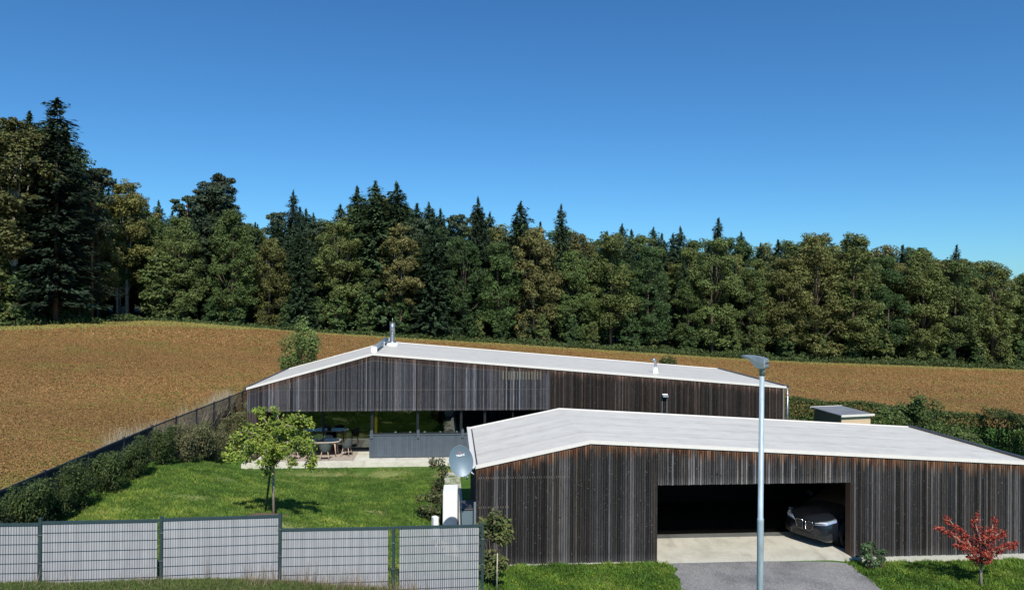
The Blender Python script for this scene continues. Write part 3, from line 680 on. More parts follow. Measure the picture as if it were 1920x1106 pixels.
def fnt(txt, size, loc, m, parent, name='lettering'):
    cu_ = bpy.data.curves.new(name, 'FONT'); cu_.body = txt; cu_.size = size; cu_.extrude = .002; cu_.offset = size * .035; cu_.align_x = 'CENTER'; cu_.align_y = 'CENTER'; cu_.space_character = 1.05
    o = bpy.data.objects.new(name, cu_); COL.objects.link(o); cu_.materials.append(m); o.parent = parent
    me_ = bpy.data.meshes.new_from_object(o); bpy.data.objects.remove(o); o = bpy.data.objects.new(name, me_); COL.objects.link(o); o.parent = parent
    o.matrix_local = Matrix.Translation(loc) @ (tilt.to_4x4() @ Matrix.Rotation(PI / 2, 4, 'X')); return o
fnt('TRIAX', .082, tilt @ Vector((.01, .028, .155)), M['whiteprint'], rf_)
lg = MB(); c0 = Vector((.005, .022, .235))
for ang in range(0, 360, 45):
    a = math.radians(ang); c1 = c0 + Vector((math.cos(a) * .018, 0, math.sin(a) * .020))
    lg.add([tilt @ (c1 + Vector((math.cos(t * PI / 3) * .009, 0, math.sin(t * PI / 3) * .010))) for t in range(6)], [tuple(range(6))])
lg.add([tilt @ (c0 + Vector((math.cos(t * PI / 4) * .013, .0015, math.sin(t * PI / 4) * .014))) for t in range(8)], [tuple(range(8))])
lg.build('emblem', M['red'], rf_)
am = MB(); am.tube([tilt @ Vector((.03, .0, -.42)), tilt @ Vector((.06, -.25, -.50))], .012, 8); am.tube([tilt @ Vector((.055, -.22, -.50)), tilt @ Vector((.075, -.33, -.44))], .026, 10); am.build('feed_arm', M['lampgrey'], dish)
gcn = GF(-.03, .10, 2.0) - DP
br_ = MB(); br_.tube([Vector((.02, .10, -.08)), Vector((.2, .13, -.20)), Vector((.33, .1, -.21)), gcn + Vector((0, 0, .84))], .022, 8); br_.box((.2, .05, -.30), (.29, .13, -.12)); br_.tube([Vector((.22, .09, -.16)), Vector((.30, .05, -.34)), Vector((.36, .1, -.40))], .018, 6)
br_.build('bracket', M['white'], dish)

# ------------------------------------------------------------------ heat pump and boxes by the path
HP = pxz(847, 985, 0.35); ty = 23.2
hpx = (847 - 960) / FPX * ty; hz0 = g1(hpx, ty + .4); tz_ = px(847, 922, ty).z
hp = empty('heat_pump', (hpx, ty, hz0), .06, 'tall narrow white heat pump cabinet behind the front fence, below the dish', 'heat pump')
m = MB(); m.bbox((-.235, 0, .08), (.225, .93, tz_ - hz0), .015); m.build('cabinet', M['white'], hp)
m = MB(); m.bbox((.228, .06, .12), (.265, .87, tz_ - hz0 - .1), .01); m.build('fan_grille', M['lampgrey'], hp)
for y_ in (.05, .78): m = MB(); m.box((-.22, y_, -.12), (.21, y_ + .1, .078)); m.build('foot_rail', M['gutter'], hp)
m = MB(); m.box((-.17, -.006, .3), (.16, -.001, .32)); m.build('seam', M['lampgrey'], hp)
X2 = (885 - 960) / FPX * 21.9; zb2 = g1(X2, 22)
sx = empty('storage_box', (X2, 21.9, zb2), .08, 'low blue-grey storage box between heat pump and garage wall', 'box')
tb = px(885, 948, 22.2).z - zb2
m = MB(); m.bbox((-.26, 0, 0), (.22, .9, tb - .05), .01); m.build('body', M['dish'], sx); m = MB(); m.bbox((-.28, -.02, tb - .048), (.24, .92, tb), .01); m.build('lid', M['gutter'], sx)
X3 = (822 - 960) / FPX * 22.3; zb3 = g1(X3, 22.3)
m = MB(); h3 = px(822, 969, 22.3).z - zb3; m.bbox((-.10, 0, 0), (.07, .2, h3), .02); o = m.build('meter_box', M['white']); o.location = (X3, 22.3, zb3); o.rotation_euler = (0, 0, .5)
tag(o, 'small low white box at the left foot of the heat pump', 'box')
m = MB(); X4 = (894.5 - 960) / FPX * 20.9; zz4 = g1(X4, 20.9); m.box((-.03, -.03, .3), (.03, .03, px(894, 921, 20.9).z - zz4)); o = m.build('meter_post', M['lampgrey']); o.location = (X4 - .02, 20.9, zz4 - .3)
tag(o, 'slim grey metal post against the garage corner below the dish', 'post')

# ------------------------------------------------------------------ shed
SHO = Vector((16.0, 35.6, g1(16.5, 36))); shed = empty('garden_shed', SHO, .27, 'small pale wood shed with flat grey felt roof behind the garage', 'shed')
zs = 2.2 - SHO.z
m = MB(); z = 0.0
while z < zs - .16:
    k = rb.uniform(.9, 1.06)
    m.box((0, -.012 + (.01), z), (1.68, .05, z + .13), (k, k, k)); z += .138
m.box((0.0, .05, 0), (.05, 2.0, zs - .12), (.28, .24, .24)); m.box((1.63, .05, 0), (1.68, 2.0, zs - .12)); m.box((.05, 1.95, 0), (1.63, 2.0, zs - .10))
m.build('wall', M['shed_wood'], shed)
m = MB(); m.add([F(-.10, -.12, zs - .07), F(1.78, -.12, zs - .07), F(1.78, 2.12, zs + .02), F(-.10, 2.12, zs + .02), F(-.10, -.12, zs - .12), F(1.78, -.12, zs - .12), F(1.78, 2.12, zs - .04), F(-.10, 2.12, zs - .04)], [(0,1,2,3),(7,6,5,4),(0,4,5,1),(2,6,7,3),(1,5,6,2),(0,3,7,4)])
m.box((.83, -.12, zs - .066), (.85, -.08, zs - .05)); rfs = m.build('roof', M['shed_roof'], shed)
for a_, b_ in (((-.12, -.15, zs - .15), (1.80, -.122, zs - .05)), ((-.12, 2.122, zs - .05), (1.80, 2.15, zs + .04))): m = MB(); m.box(a_, b_); m.build('fascia', M['trim'], rfs)

# ------------------------------------------------------------------ terrace furniture
def make_chair(loc, rz, label):
    r = empty('terrace_chair', loc, rz, label, 'chair', 'chairs round the terrace table')
    m = MB(); rings = []; n = 15
    for (z, rx, ry, c) in ((.42, .19, .19, .05), (.46, .235, .23, .02), (.60, .265, .26, 0), (.74, .29, .28, 0)):
        ring = []
        for k in range(n):
            a = math.radians(-35 + 250 * k / (n - 1)); back = max(0, math.sin(a)); zz = z + (.09 * back * (z > .6)) - (.05 * (1 - back) * (z > .7))
            ring.append(F(math.cos(a) * rx, math.sin(a) * ry, zz))
        rings.append(ring)
    m.loft(rings, cap=False, closed=False)
    inner = [[Vector((p.x * .93, p.y * .93, p.z)) for p in ring] for ring in rings]
    m.loft(inner[::-1], cap=False, closed=False)
    top, ti = rings[-1], inner[-1]; m.loft([top, ti], cap=False, closed=False)
    m.build('backrest', M['chair_weave'], r)
    m = MB(); m.tube([F(0, 0, .40), F(0, 0, .43), F(0, 0, .455)], [.17, .225, .20], 16); m.build('seat', M['chair_weave'], r)
    for sx_, sy_ in ((1, 1), (-1, 1), (1, -1), (-1, -1)):
        m = MB(); m.tube([F(.13 * sx_, .12 * sy_, .43), F(.22 * sx_, .21 * sy_, .0)], [.018, .013], 8); m.build('leg', M['leg_wood'], r)
    for y_ in (.17, -.17): m = MB(); m.tube([F(-.17, y_, .22), F(.17, y_, .22)], .009, 6); m.build('stretcher', M['leg_wood'], r)
    return r
def place(proto, loc, rz, label):
    c = copy_tree(proto); c.location = loc; c.rotation_euler = (0, 0, rz); c['label'] = label; return c
tz = .012
ch = make_chair(HF(3.65, -.28, tz), HYAW + PI + .05, 'grey woven chair seen from behind, nearest the right end of the terrace table')
place(ch, HF(2.98, -.26, tz), HYAW + PI - .08, 'grey woven chair seen from behind, beside the young tree crown at the terrace table')
place(ch, HF(4.55, .55, tz), HYAW - PI / 2 - .25, 'grey woven chair in side view at the right end of the terrace table')
place(ch, HF(2.25, -.2, tz), HYAW + PI, 'grey woven chair hidden mostly behind the garden tree crown at the terrace table')
place(ch, HF(3.5, 1.42, tz), HYAW, 'grey woven chair on the glass door side of the terrace table')
tb_ = empty('terrace_table', HF(3.1, .66, tz), HYAW, 'oval dining table with dark glossy top and pale wooden rim on the terrace', 'table')
m = MB(); pr = []
for k in range(32):
    a = 2 * PI * k / 32; c_, s__ = math.cos(a), math.sin(a); pr.append((math.copysign(abs(c_) ** .5, c_) * 1.15, math.copysign(abs(s__) ** .7, s__) * .5))
m.prism(pr, .70, .745); tt_ = m.build('tabletop', M['wood_light'], tb_)
m = MB(); m.prism([(x * .955, y * .93) for x, y in pr], .746, .752); m.build('inlay', M['tableglass'], tt_)
for sx_, sy_ in ((1, 1), (-1, 1), (1, -1), (-1, -1)):
    m = MB(); m.tube([F(.9 * sx_, .32 * sy_, .714), F(.98 * sx_, .36 * sy_, 0)], [.035, .022], 10); m.build('leg', M['leg_wood'], tb_)
m = MB(); m.prism([(1.35, -.45), (5.0, -.45), (5.0, 1.45), (1.35, 1.45)], .003, .011, fr=HF); o = m.build('rug', M['rug']); tag(o, 'flat beige patterned rug under the terrace table and chairs', 'rug')
rngp = np.random.default_rng(8)
pl_ = empty('potted_plant', HF(3.25, .55, tz + .752), 0, 'small green potted plant standing on the terrace table', 'potted plant')
m = MB(); m.tube([F(0, 0, 0), F(0, 0, .11), F(0, 0, .12)], [.09, .13, .13], 16); m.build('pot', M['pot'], pl_)
Pp = rngp.normal(0, 1, (260, 3)) * [.12, .10, .06] + [0, 0, .18]; cards('foliage', Pp, rngp.normal(0, 1, (260, 3)), .035, np.tile([.07, .12, .05], (260, 1)) * rngp.uniform(.6, 1.5, (260, 1)), M['leaf'], rngp, pl_)

# ------------------------------------------------------------------ car
def build_car():
    hx, hy = -.84, -.543; N0 = Vector((9.28, 23.2, 0.0)); rz = math.atan2(hy, hx)
    root = empty('parked_car', N0, rz, 'dark blue-grey car parked nose out in the right side of the garage bay', 'car')
    # local x forward (nose at 0), y left
    def ring(x, hw, zb_, zs_, zt_, crown=.0):
        k = hw
        return [F(x, -k * .86, zb_), F(x, -k * .98, zb_ + .10), F(x, -k, (zb_ + zs_) / 2), F(x, -k * .985, zs_), F(x, -k * .93, zs_ + (zt_ - zs_) * .55), F(x, -k * .75, zt_), F(x, -k * .35, zt_ + crown), F(x, 0, zt_ + crown * 1.2),
                F(x, k * .35, zt_ + crown), F(x, k * .75, zt_), F(x, k * .93, zs_ + (zt_ - zs_) * .55), F(x, k * .985, zs_), F(x, k, (zb_ + zs_) / 2), F(x, k * .98, zb_ + .10), F(x, k * .86, zb_)]
    secs = [(0.0, .50, .30, .48, .60, .0), (-.05, .66, .22, .52, .68, .01), (-.14, .78, .18, .60, .745, .012), (-.30, .86, .17, .68, .79, .02), (-.55, .90, .17, .74, .83, .025), (-.95, .915, .17, .78, .88, .03), (-1.35, .92, .17, .82, .93, .03), (-1.7, .92, .17, .85, .96, .02),
            (-2.6, .925, .17, .88, .97, .0), (-3.5, .92, .17, .90, .98, .0), (-4.1, .90, .2, .92, 1.0, .0), (-4.35, .84, .28, .88, .97, .0), (-4.42, .74, .36, .80, .90, .0)]
    m = MB(); m.loft([ring(*s) for s in secs]); body = m.build('body', M['paint'], root)
    m = MB(); cab = []
    for x, hw, z0_, z1_ in ((-1.45, .80, .92, .94), (-1.75, .76, .94, 1.12), (-2.15, .70, .96, 1.36), (-2.5, .67, .96, 1.43), (-3.2, .66, .97, 1.43), (-3.75, .64, .98, 1.34), (-4.2, .70, .98, 1.08)):
        cab.append([F(x, -hw - .08, z0_), F(x, -hw, z0_ + (z1_ - z0_) * .8), F(x, -hw * .8, z1_), F(x, hw * .8, z1_), F(x, hw, z0_ + (z1_ - z0_) * .8), F(x, hw + .08, z0_)])
    m.loft(cab); m.build('windscreen', M['carglass'], body)
    m = MB(); m.loft([[F(x, -.52, z + .012), F(x, .52, z + .012), F(x, .5, z - .01), F(x, -.5, z - .01)] for x, z in ((-2.3, 1.40), (-2.6, 1.44), (-3.2, 1.44), (-3.7, 1.36))]); m.build('roof', M['paint'], root)
    for s in (1, -1):
        hl = empty if False else None
        m = MB(); P_ = [(-.005, .36, .60), (-.10, .70, .64), (-.40, .885, .73), (-.42, .87, .79), (-.20, .74, .745), (-.06, .50, .70)]
        c_ = Vector((.0, 0, 0)); out = [F(x + .03, y * s * 1.015, z) for x, y, z in P_]; inn = [F(x - .06, y * s * .9, z) for x, y, z in P_]
        if s < 0: out, inn = out, inn
        m.loft([inn, out], smooth=False); h_ = m.build('headlight', M['lamp_glass'], root)
        m = MB(); m.tube([F(.035, .40 * s, .665), F(-.04, .62 * s, .69), F(-.12, .745 * s, .70)], .012, 6); m.build('light_strip', M['whiteprint'], h_)
        # grille ring
        m = MB(); loop = [(.02, .05, .66), (.015, .27, .66), (.0, .33, .60), (.0, .29, .47), (.01, .22, .43), (.02, .05, .43)]
        pts = [F(x + .015, y * s, z) for x, y, z in loop]; m.tube(pts + [pts[0]], .014, 6); g_ = m.build('grille', M['chrome'], root)
        m = MB(); m.add([F(x + .008, y * s, z) for x, y, z in loop], [tuple(range(6)) if s < 0 else tuple(range(5, -1, -1))]); m.build('grille_mesh', M['plastic'], g_)
        m = MB(); m.bbox((-1.72, .93 * s - .1, .96), (-1.55, .93 * s + .1, 1.10), .03); m.build('mirror', M['paint'], root)
        m = MB(); q = [(-.02, .45, .24), (-.10, .74, .25), (-.22, .85, .34), (-.20, .845, .44), (-.10, .70, .38), (-.01, .50, .36)]
        m.loft([[F(x - .04, y * s * .94, z) for x, y, z in q], [F(x + .03, y * s * 1.03, z) for x, y, z in q]], smooth=False); m.build('side_intake', M['plastic'], root)
    m = MB(); m.bbox((-.06, -.42, .22), (.02, .42, .36), .02); m.build('lower_intake', M['plastic'], root)
    m = MB(); m.bbox((.02, -.26, .385), (.032, .26, .425), .003); m.build('number_plate_holder', M['plastic'], root)
    for x in (-.86, -3.62):
        for s in (1, -1):
            yc = .835 * s; wz = .34; wr = MB()
            tyre = [[F(x + math.cos(a) * r, yc + dy * s, wz + math.sin(a) * r) for a in [2 * PI * k / 28 for k in range(28)]] for r, dy in ((.24, -.1), (.33, -.1), (.34, -.07), (.34, .07), (.325, .095), (.265, .10), (.255, .06))]
            wr.loft(tyre, cap=False); wh = wr.build('wheel', M['tyre'], root)
            rm = MB()
            ringo = [[F(x + math.cos(a) * r, yc + dy * s, wz + math.sin(a) * r) for a in [2 * PI * k / 28 for k in range(28)]] for r, dy in ((.265, .09), (.25, .098), (.235, .085), (.235, .02))]
            rm.loft(ringo, cap=False)
            for k in range(5):
                for da in (-.12, .12):
                    a = 2 * PI * k / 5 + .3; a2 = a + da * 1.6
                    rm.tube([F(x + math.cos(a) * .04, yc + .075 * s, wz + math.sin(a) * .04), F(x + math.cos(a2) * .245, yc + .088 * s, wz + math.sin(a2) * .245)], [.016, .012], 5)
            rm.tube([F(x, yc + .05 * s, wz), F(x, yc + .095 * s, wz)], .05, 12); rm.build('rim', M['rim'], wh)
            am_ = MB(); arc = [F(x + math.cos(a) * .375, .915 * s, wz + math.sin(a) * .375) for a in [PI * k / 12 for k in range(13)]]; am_.tube(arc, .022, 6); am_.build('wheel_arch', M['plastic'], root)
            dk = MB(); dk.tube([F(x, .60 * s, wz + .0), F(x, .922 * s, wz)], .365, 24); dk.build('wheel_well', M['black'], root)
    # push wheels out in front of the wells
    for c in root.children:
        if c.name.startswith('wheel') and not c.name.startswith('wheel_'): c.location.y = .0
    return root
car = build_car(); car.scale = (.97, .97, 1.15)
for c in list(car.children):
    if c.name.split('.')[0] == 'wheel':
        ys_ = c.data.vertices[0].co.y; c.location.y = .045 if ys_ > 0 else -.045
    if c.name.split('.')[0] == 'wheel_well':
        c.scale = (1, .985, 1)

# ------------------------------------------------------------------ plants
def tip_fr(base, pts): return [Vector(base) + Vector(p) for p in pts]
def polyline_pts(pl, n, rng):
    pl = np.array(pl, float); seg = np.linalg.norm(np.diff(pl, axis=0), axis=1); cum = np.concatenate([[0], np.cumsum(seg)]); t = np.sort(rng.uniform(0, cum[-1], n))
    return np.stack([np.interp(t, cum, pl[:, i]) for i in range(3)], 1), t / cum[-1]
def branch_tree(name, loc, label, cat, trunk, branches, nleaf, leafsize, pal, spread, seed, barkm, start=.25, droop=.0, fork=None, group=None):
    rng = np.random.default_rng(seed); root = empty(name, loc, 0, label, cat, group)
    tm = MB()
    for (pts, r) in trunk: tm.tube(pts, r, 8)
    for pl in branches:
        k = len(pl); tm.tube([Vector(p) for p in pl], [.030 * (1 - .75 * i / (k - 1)) for i in range(k)], 5)
    tm.build('trunk', barkm, root)
    PP = []; CC = []
    lens = [sum((Vector(b) - Vector(a)).length for a, b in zip(pl[:-1], pl[1:])) for pl in branches]; tot = sum(lens)
    for pl, ln in zip(branches, lens):
        n = int(nleaf * ln / tot); P_, t = polyline_pts(pl, n, rng); keep = t > start * rng.uniform(.5, 1, n); P_, t = P_[keep], t[keep]
        ncl = max(4, int(ln / .10)); 
        sp = spread * (.55 + .6 * np.sin(np.clip(t, 0, 1) * PI * .9))[:, None]
        cid = (t * ncl).astype(int); joff = rng.normal(0, 1, (ncl + 1, 3)) * [.6, .6, .45]
        P_ = P_ + joff[cid] * sp * .8 + rng.normal(0, 1, P_.shape) * sp * [.55, .55, .4] ; P_[:, 2] -= droop * np.abs(rng.normal(0, .5, len(P_)))
        PP.append(P_); br_k = rng.uniform(.75, 1.25, ncl + 1)[cid][:, None]; pc_ = pal[rng.integers(0, len(pal), len(P_))] * br_k * rng.uniform(.75, 1.25, (len(P_), 1)); CC.append(pc_)
    P_ = np.concatenate(PP); C_ = np.concatenate(CC); N = rng.normal(0, 1, P_.shape) * .7 + [0, -.45, .7]; S = leafsize * rng.uniform(.6, 1.3, len(P_))
    cards('crown', P_, N, S, C_, M['leaf'], rng, root, asp=.5); return root
PALG = np.array([[.105,.155,.028],[.135,.18,.036],[.075,.115,.022],[.19,.215,.05]])
TB = px(512, 965, 21.9); tb0 = (TB.x, TB.y, g1(TB.x, TB.y))
br = [[(0,0,1.5),(-.1,0,2.2),(-.2,.02,2.7),(-.4,.05,3.05),(-.62,.1,3.2)], [(0,0,1.6),(.05,0,2.4),(.15,-.05,2.9),(.02,0,3.2)], [(0,0,1.7),(.3,.1,2.6),(.65,.1,2.95),(1.0,.15,2.8),(1.1,.2,2.6)],
      [(0,0,1.5),(-.4,-.2,2.4),(-.8,-.3,2.6),(-1.1,-.3,2.2),(-1.22,-.3,1.55)], [(0,0,1.4),(-.35,.2,1.9),(-.7,.3,1.75),(-.95,.3,1.35)], [(0,0,1.5),(.4,-.2,2.2),(.85,-.25,2.35),(1.15,-.2,1.9),(1.18,-.2,1.3)],
      [(0,0,1.6),(.5,.25,2.0),(.9,.3,1.8),(1.05,.3,1.15)], [(0,0,1.5),(.1,-.5,2.2),(.05,-.9,2.1),(0,-1.1,1.6)], [(0,0,1.5),(-.1,.6,2.3),(0,1.0,2.1),(0,1.2,1.7)], [(0,0,1.5),(-.3,-.4,2.2),(-.6,-.7,2.2),(-.8,-.85,1.6)],
      [(0,0,1.3),(-.05,-.25,1.6),(-.1,-.35,1.3),(-.08,-.35,1.1)], [(0,0,1.5),(.4,-.5,2.1),(.7,-.8,1.95),(.8,-.9,1.45)], [(0,0,1.6),(-.5,.5,2.3),(-.9,.7,2.0),(-1.0,.75,1.5)], [(0,0,1.6),(.5,.6,2.3),(.8,.9,2.1),(.9,.95,1.6)], [(0,0,1.6),(.2,-.2,2.5),(.5,-.3,2.75),(.8,-.3,2.6)], [(0,0,1.7),(-.25,-.1,2.5),(-.55,-.15,2.65),(-.85,-.2,2.5)]]
branch_tree('garden_tree', tb0, 'young green tree with drooping crown on the lawn behind the front fence', 'tree', [([F(.02, 0, -.1), F(0, 0, .8), F(0, 0, 1.7), F(0.02, 0, 2.4)], [.045, .038, .035, .02])], [[(x * 1.0, y, z + (.16 if z < 2.0 and i > 0 else 0)) for i, (x, y, z) in enumerate(p)] for p in br], 13000, .046, PALG * np.array([1.65, 1.62, 1.3]), .13, 21, M['bark_young'], droop=.05)
m = MB(); m.tube([F(0, 0, 0), F(.24, -.1, 1.75)], .032, 8); o = m.build('tree_stake', M['bark']); SP = px(497, 950, 22.4); o.location = (SP.x, SP.y, g1(SP.x, SP.y) - .05); tag(o, 'dark leaning wooden stake supporting the young garden tree', 'stake')
m = MB(); n = 40; rr = random.Random(3); ctr = Vector((tb0[0], tb0[1] - .1, tb0[2] + .07)); vs = [ctr]
for r in (.35, .8):
    for k in range(n):
        a = 2 * PI * k / n; q = r * rr.uniform(.85, 1.1); x, y = ctr.x + math.cos(a) * q, ctr.y + math.sin(a) * q * .6; vs.append(Vector((x, y, g1(x, y) + (.05 if r < .5 else -.01))))
fs = [(0, 1 + k, 1 + (k + 1) % n) for k in range(n)] + [(1 + k, 1 + n + k, 1 + n + (k + 1) % n, 1 + (k + 1) % n) for k in range(n)]
m.add(vs, fs, smooth=True); tag(m.build('mulch_ring', M['mulch']), kind='structure')
MBp = px(1839, 1088, 20.35); mg = (MBp.x, MBp.y, g1(MBp.x, MBp.y))
br = [[(0,0,.55),(-.25,0,.95),(-.6,.05,1.3),(-1.15,.1,1.62)], [(0,0,.6),(-.3,.1,1.2),(-.55,.15,1.5),(-.82,.2,1.85)], [(0,0,.7),(-.02,0,1.3),(-.15,0,1.7),(-.05,0,2.0)], [(0,0,.7),(.2,.1,1.3),(.38,.1,1.6),(.42,.1,1.88)],
      [(0,0,.6),(.3,0,.95),(.6,0,1.05),(.8,0,1.1),(1.03,0,1.2)], [(0,0,.5),(-.15,-.1,.8),(-.42,-.2,.85)], [(0,0,.6),(-.3,-.2,1.0),(-.6,-.3,1.15),(-.9,-.3,1.25)], [(0,0,.6),(.2,-.2,.95),(.3,-.35,1.2)], [(0,0,.7),(.1,-.2,1.2),(.2,-.3,1.5),(.5,-.2,1.6)],
      [(0,0,.6),(-.1,.3,1.0),(-.2,.5,1.3)], [(0,0,.6),(.2,.3,1.1),(.4,.5,1.3)], [(0,0,.55),(.0,-.3,.9),(-.2,-.5,1.1)]]
branch_tree('red_maple', mg, 'small scarlet-leaved maple on the grass in front of the garage wall', 'tree', [([F(0, 0, -.1), F(-.01, 0, .4), F(0, 0, .75), F(-.02, 0, 1.3)], [.032, .026, .022, .012]), ([F(.05, 0, -.1), F(.02, 0, .35), F(.02, 0, .7)], [.02, .016, .014])],
    br, 7500, .033, np.array([[.30,.040,.030],[.36,.060,.038],[.20,.028,.024],[.42,.12,.07]]), .085, 5, M['bark_young'], start=.45)

def shrub(name, loc, size, n, leaf, pal, label, cat, group=None, seed=0, stems=5, upright=False, lumps=14, nb=(0, -.3, .55), sink=.0, alone=True, stemr=.018):
    """leaf cards gathered in lumps and shoots round a few stems"""
    rng = np.random.default_rng(seed); root = empty(name, loc, 0, label, cat, group); w_, d_, h_ = size
    sm_ = MB(); ends = []
    for k in range(stems):
        a = rng.uniform(0, 2 * PI); q = rng.uniform(.1, .42); e = F(math.cos(a) * w_ * q, math.sin(a) * d_ * q, h_ * rng.uniform(.6, .9)); sm_.tube([F(e.x * .15, e.y * .15, -.08), F(e.x * .5, e.y * .5, h_ * .3), e], [stemr, stemr * .7, stemr * .3], 5)
    sm_.build('stem', M['bark'], root)
    th = rng.uniform(0, 2 * PI, lumps); zz = rng.uniform(.12, .92, lumps); rr_ = np.sqrt(rng.uniform(.15, 1, lumps)) * (np.sin(np.clip(zz, .08, .9) * PI * .85) * .5 + .5 if not upright else np.ones(lumps))
    Lc = np.stack([np.cos(th) * rr_ * w_ * .36, np.sin(th) * rr_ * d_ * .36, zz * h_], 1); Lr = rng.uniform(.16, .3, lumps)[:, None] * np.array([w_, d_, h_ * (.9 if upright else .5)])
    cid = rng.integers(0, lumps, n); D = unit(rng.normal(0, 1, (n, 3))); P_ = Lc[cid] + D * Lr[cid] * rng.uniform(.55, 1.08, (n, 1)); P_[:, 2] = np.abs(P_[:, 2])
    if upright: P_[:, 2] = np.where(P_[:, 2] > h_, h_ - (P_[:, 2] - h_) * .3, P_[:, 2])
    C_ = pal[rng.integers(0, len(pal), n)] * rng.uniform(.7, 1.3, (lumps, 1))[cid] * rng.uniform(.75, 1.25, (n, 1))
    N = D * .8 + rng.normal(0, .6, (n, 3)) + np.array(nb); T = None
    if upright: T = rng.normal(0, .4, (n, 3)) + [0, 0, 1]
    cards('foliage', P_, N, leaf * rng.uniform(.6, 1.3, n), C_, M['leaf'], rng, root, asp=.5 if not upright else .35, T=T); return root
YEW = np.array([[.042,.072,.019],[.055,.086,.022],[.030,.050,.015],[.085,.11,.030]]); PRIV = np.array([[.10,.115,.045],[.14,.14,.06],[.075,.09,.035],[.17,.15,.08]])
# left hedge: dark yews then thin privets
yl = ['at the frame edge ', 'with a fence post showing at its right shoulder', 'third of the dark row, taller and broad', 'in the middle of the dark row', 'beyond the middle of the dark row', 'rounded, last before the olive shrubs', 'small, filling a gap in the row']
for i, (Z, wd, hh_) in enumerate(((16.6, 1.7, 1.5), (18.6, 1.9, 1.55), (21.0, 1.7, 1.5), (23.0, 1.7, 1.35), (25.0, 1.7, 1.4), (27.4, 1.5, 1.5), (19.9, 1.3, 1.1))):
    X = fence_x(Z) + .58; shrub('yew_shrub', (X, Z, g1(X, Z)), (.76, wd * .84, hh_ * [.96, .86, 1.0, .9, .95, 1.0, .8][i]), 6500, .038, YEW, 'dark yew shrub by the left fence, ' + yl[i], 'shrub', 'dark yews along the left fence', 40 + i, upright=True, lumps=34)
pl2 = ['first after the dark yews', 'second after the dark yews', 'third after the dark yews', 'fourth after the dark yews', 'second before the house corner', 'closest to the house corner']
for i, Z in enumerate((29.4, 31.4, 33.4, 35.6, 37.8, 40.2)):
    X = fence_x(Z) + .62; shrub('privet_shrub', (X, Z, g1(X, Z)), (.95, 2.0, 1.45 + .12 * (i % 2)), 4200, .05, PRIV, 'thin olive green shrub by the left fence, ' + pl2[i], 'shrub', 'olive shrubs along the left fence', 60 + i, upright=True, lumps=24)
def at_ground(x, y, Z0):
    Z = Z0
    for _ in range(6): p_ = px(x, y, Z); g = g1(p_.x, p_.y); p_ = pxz(x, y, g) if (px(x, y, 1).z < CAMH) else p_; Z = p_.y
    return p_
GRN = np.array([[.075,.12,.03],[.10,.15,.04],[.05,.085,.022],[.14,.17,.055]])
def shr(name, x, Z, size, n, leaf, pal, label, cat='shrub', seed=0, **k):
    X = (x - 960) / FPX * Z; return shrub(name, (X, Z, g1(X, Z)), size, n, leaf, pal, label, cat, seed=seed, **k)
ROSE = np.array([[.06,.085,.03],[.085,.105,.04],[.04,.06,.025],[.10,.085,.04]])
shr('rose_bush', 826, 27.2, (.75, .7, 1.9), 1500, .05, ROSE, 'sparse tall rose bush left of the satellite dish', seed=11, lumps=16)
shr('rose_bush', 815, 25.0, (1.1, .6, 1.05), 1500, .05, ROSE, 'low dark rose bush left of the white heat pump', seed=12, lumps=14)
shr('garden_shrub', 886, 21.2, (.55, .5, 1.15), 900, .045, GRN, 'small green shrub growing before the blue-grey storage box', seed=13, upright=True)
shr('stake_shrub', 932, 18.9, (.85, .8, 1.95), 2600, .06, np.array([[.085,.115,.035],[.12,.15,.05],[.06,.085,.025],[.14,.13,.05]]), 'leafy shrub between the fence end post and the garage wall', seed=14, lumps=18)
m = MB(); X = (935 - 960) / FPX * 18.3; m.tube([F(0, 0, -.1), F(.01, 0, 1.0)], .014, 6); o = m.build('plant_stake', M['bark_pale']); o.location = (X, 18.3, g1(X, 18.3)); tag(o, 'thin pale stake before the shrub at the garage left end', 'stake')
shr('low_plant', 812, 21.6, (.9, .5, .45), 700, .04, ROSE, 'low ragged plant at the foot of the small white box', seed=15)
shr('wall_weed', 1632, 21.45, (.55, .35, .95), 900, .05, np.array([[.07,.12,.05],[.10,.15,.07],[.05,.09,.035]]), 'green weed at the garage wall right of the open bay', cat='weed', seed=16, lumps=9)
shr('wall_weed', 1655, 21.6, (.35, .3, .6), 400, .045, np.array([[.07,.12,.05],[.10,.15,.07],[.05,.09,.035]]), 'shorter green weed at the garage wall, right beside the taller one', cat='weed', seed=17, lumps=6)
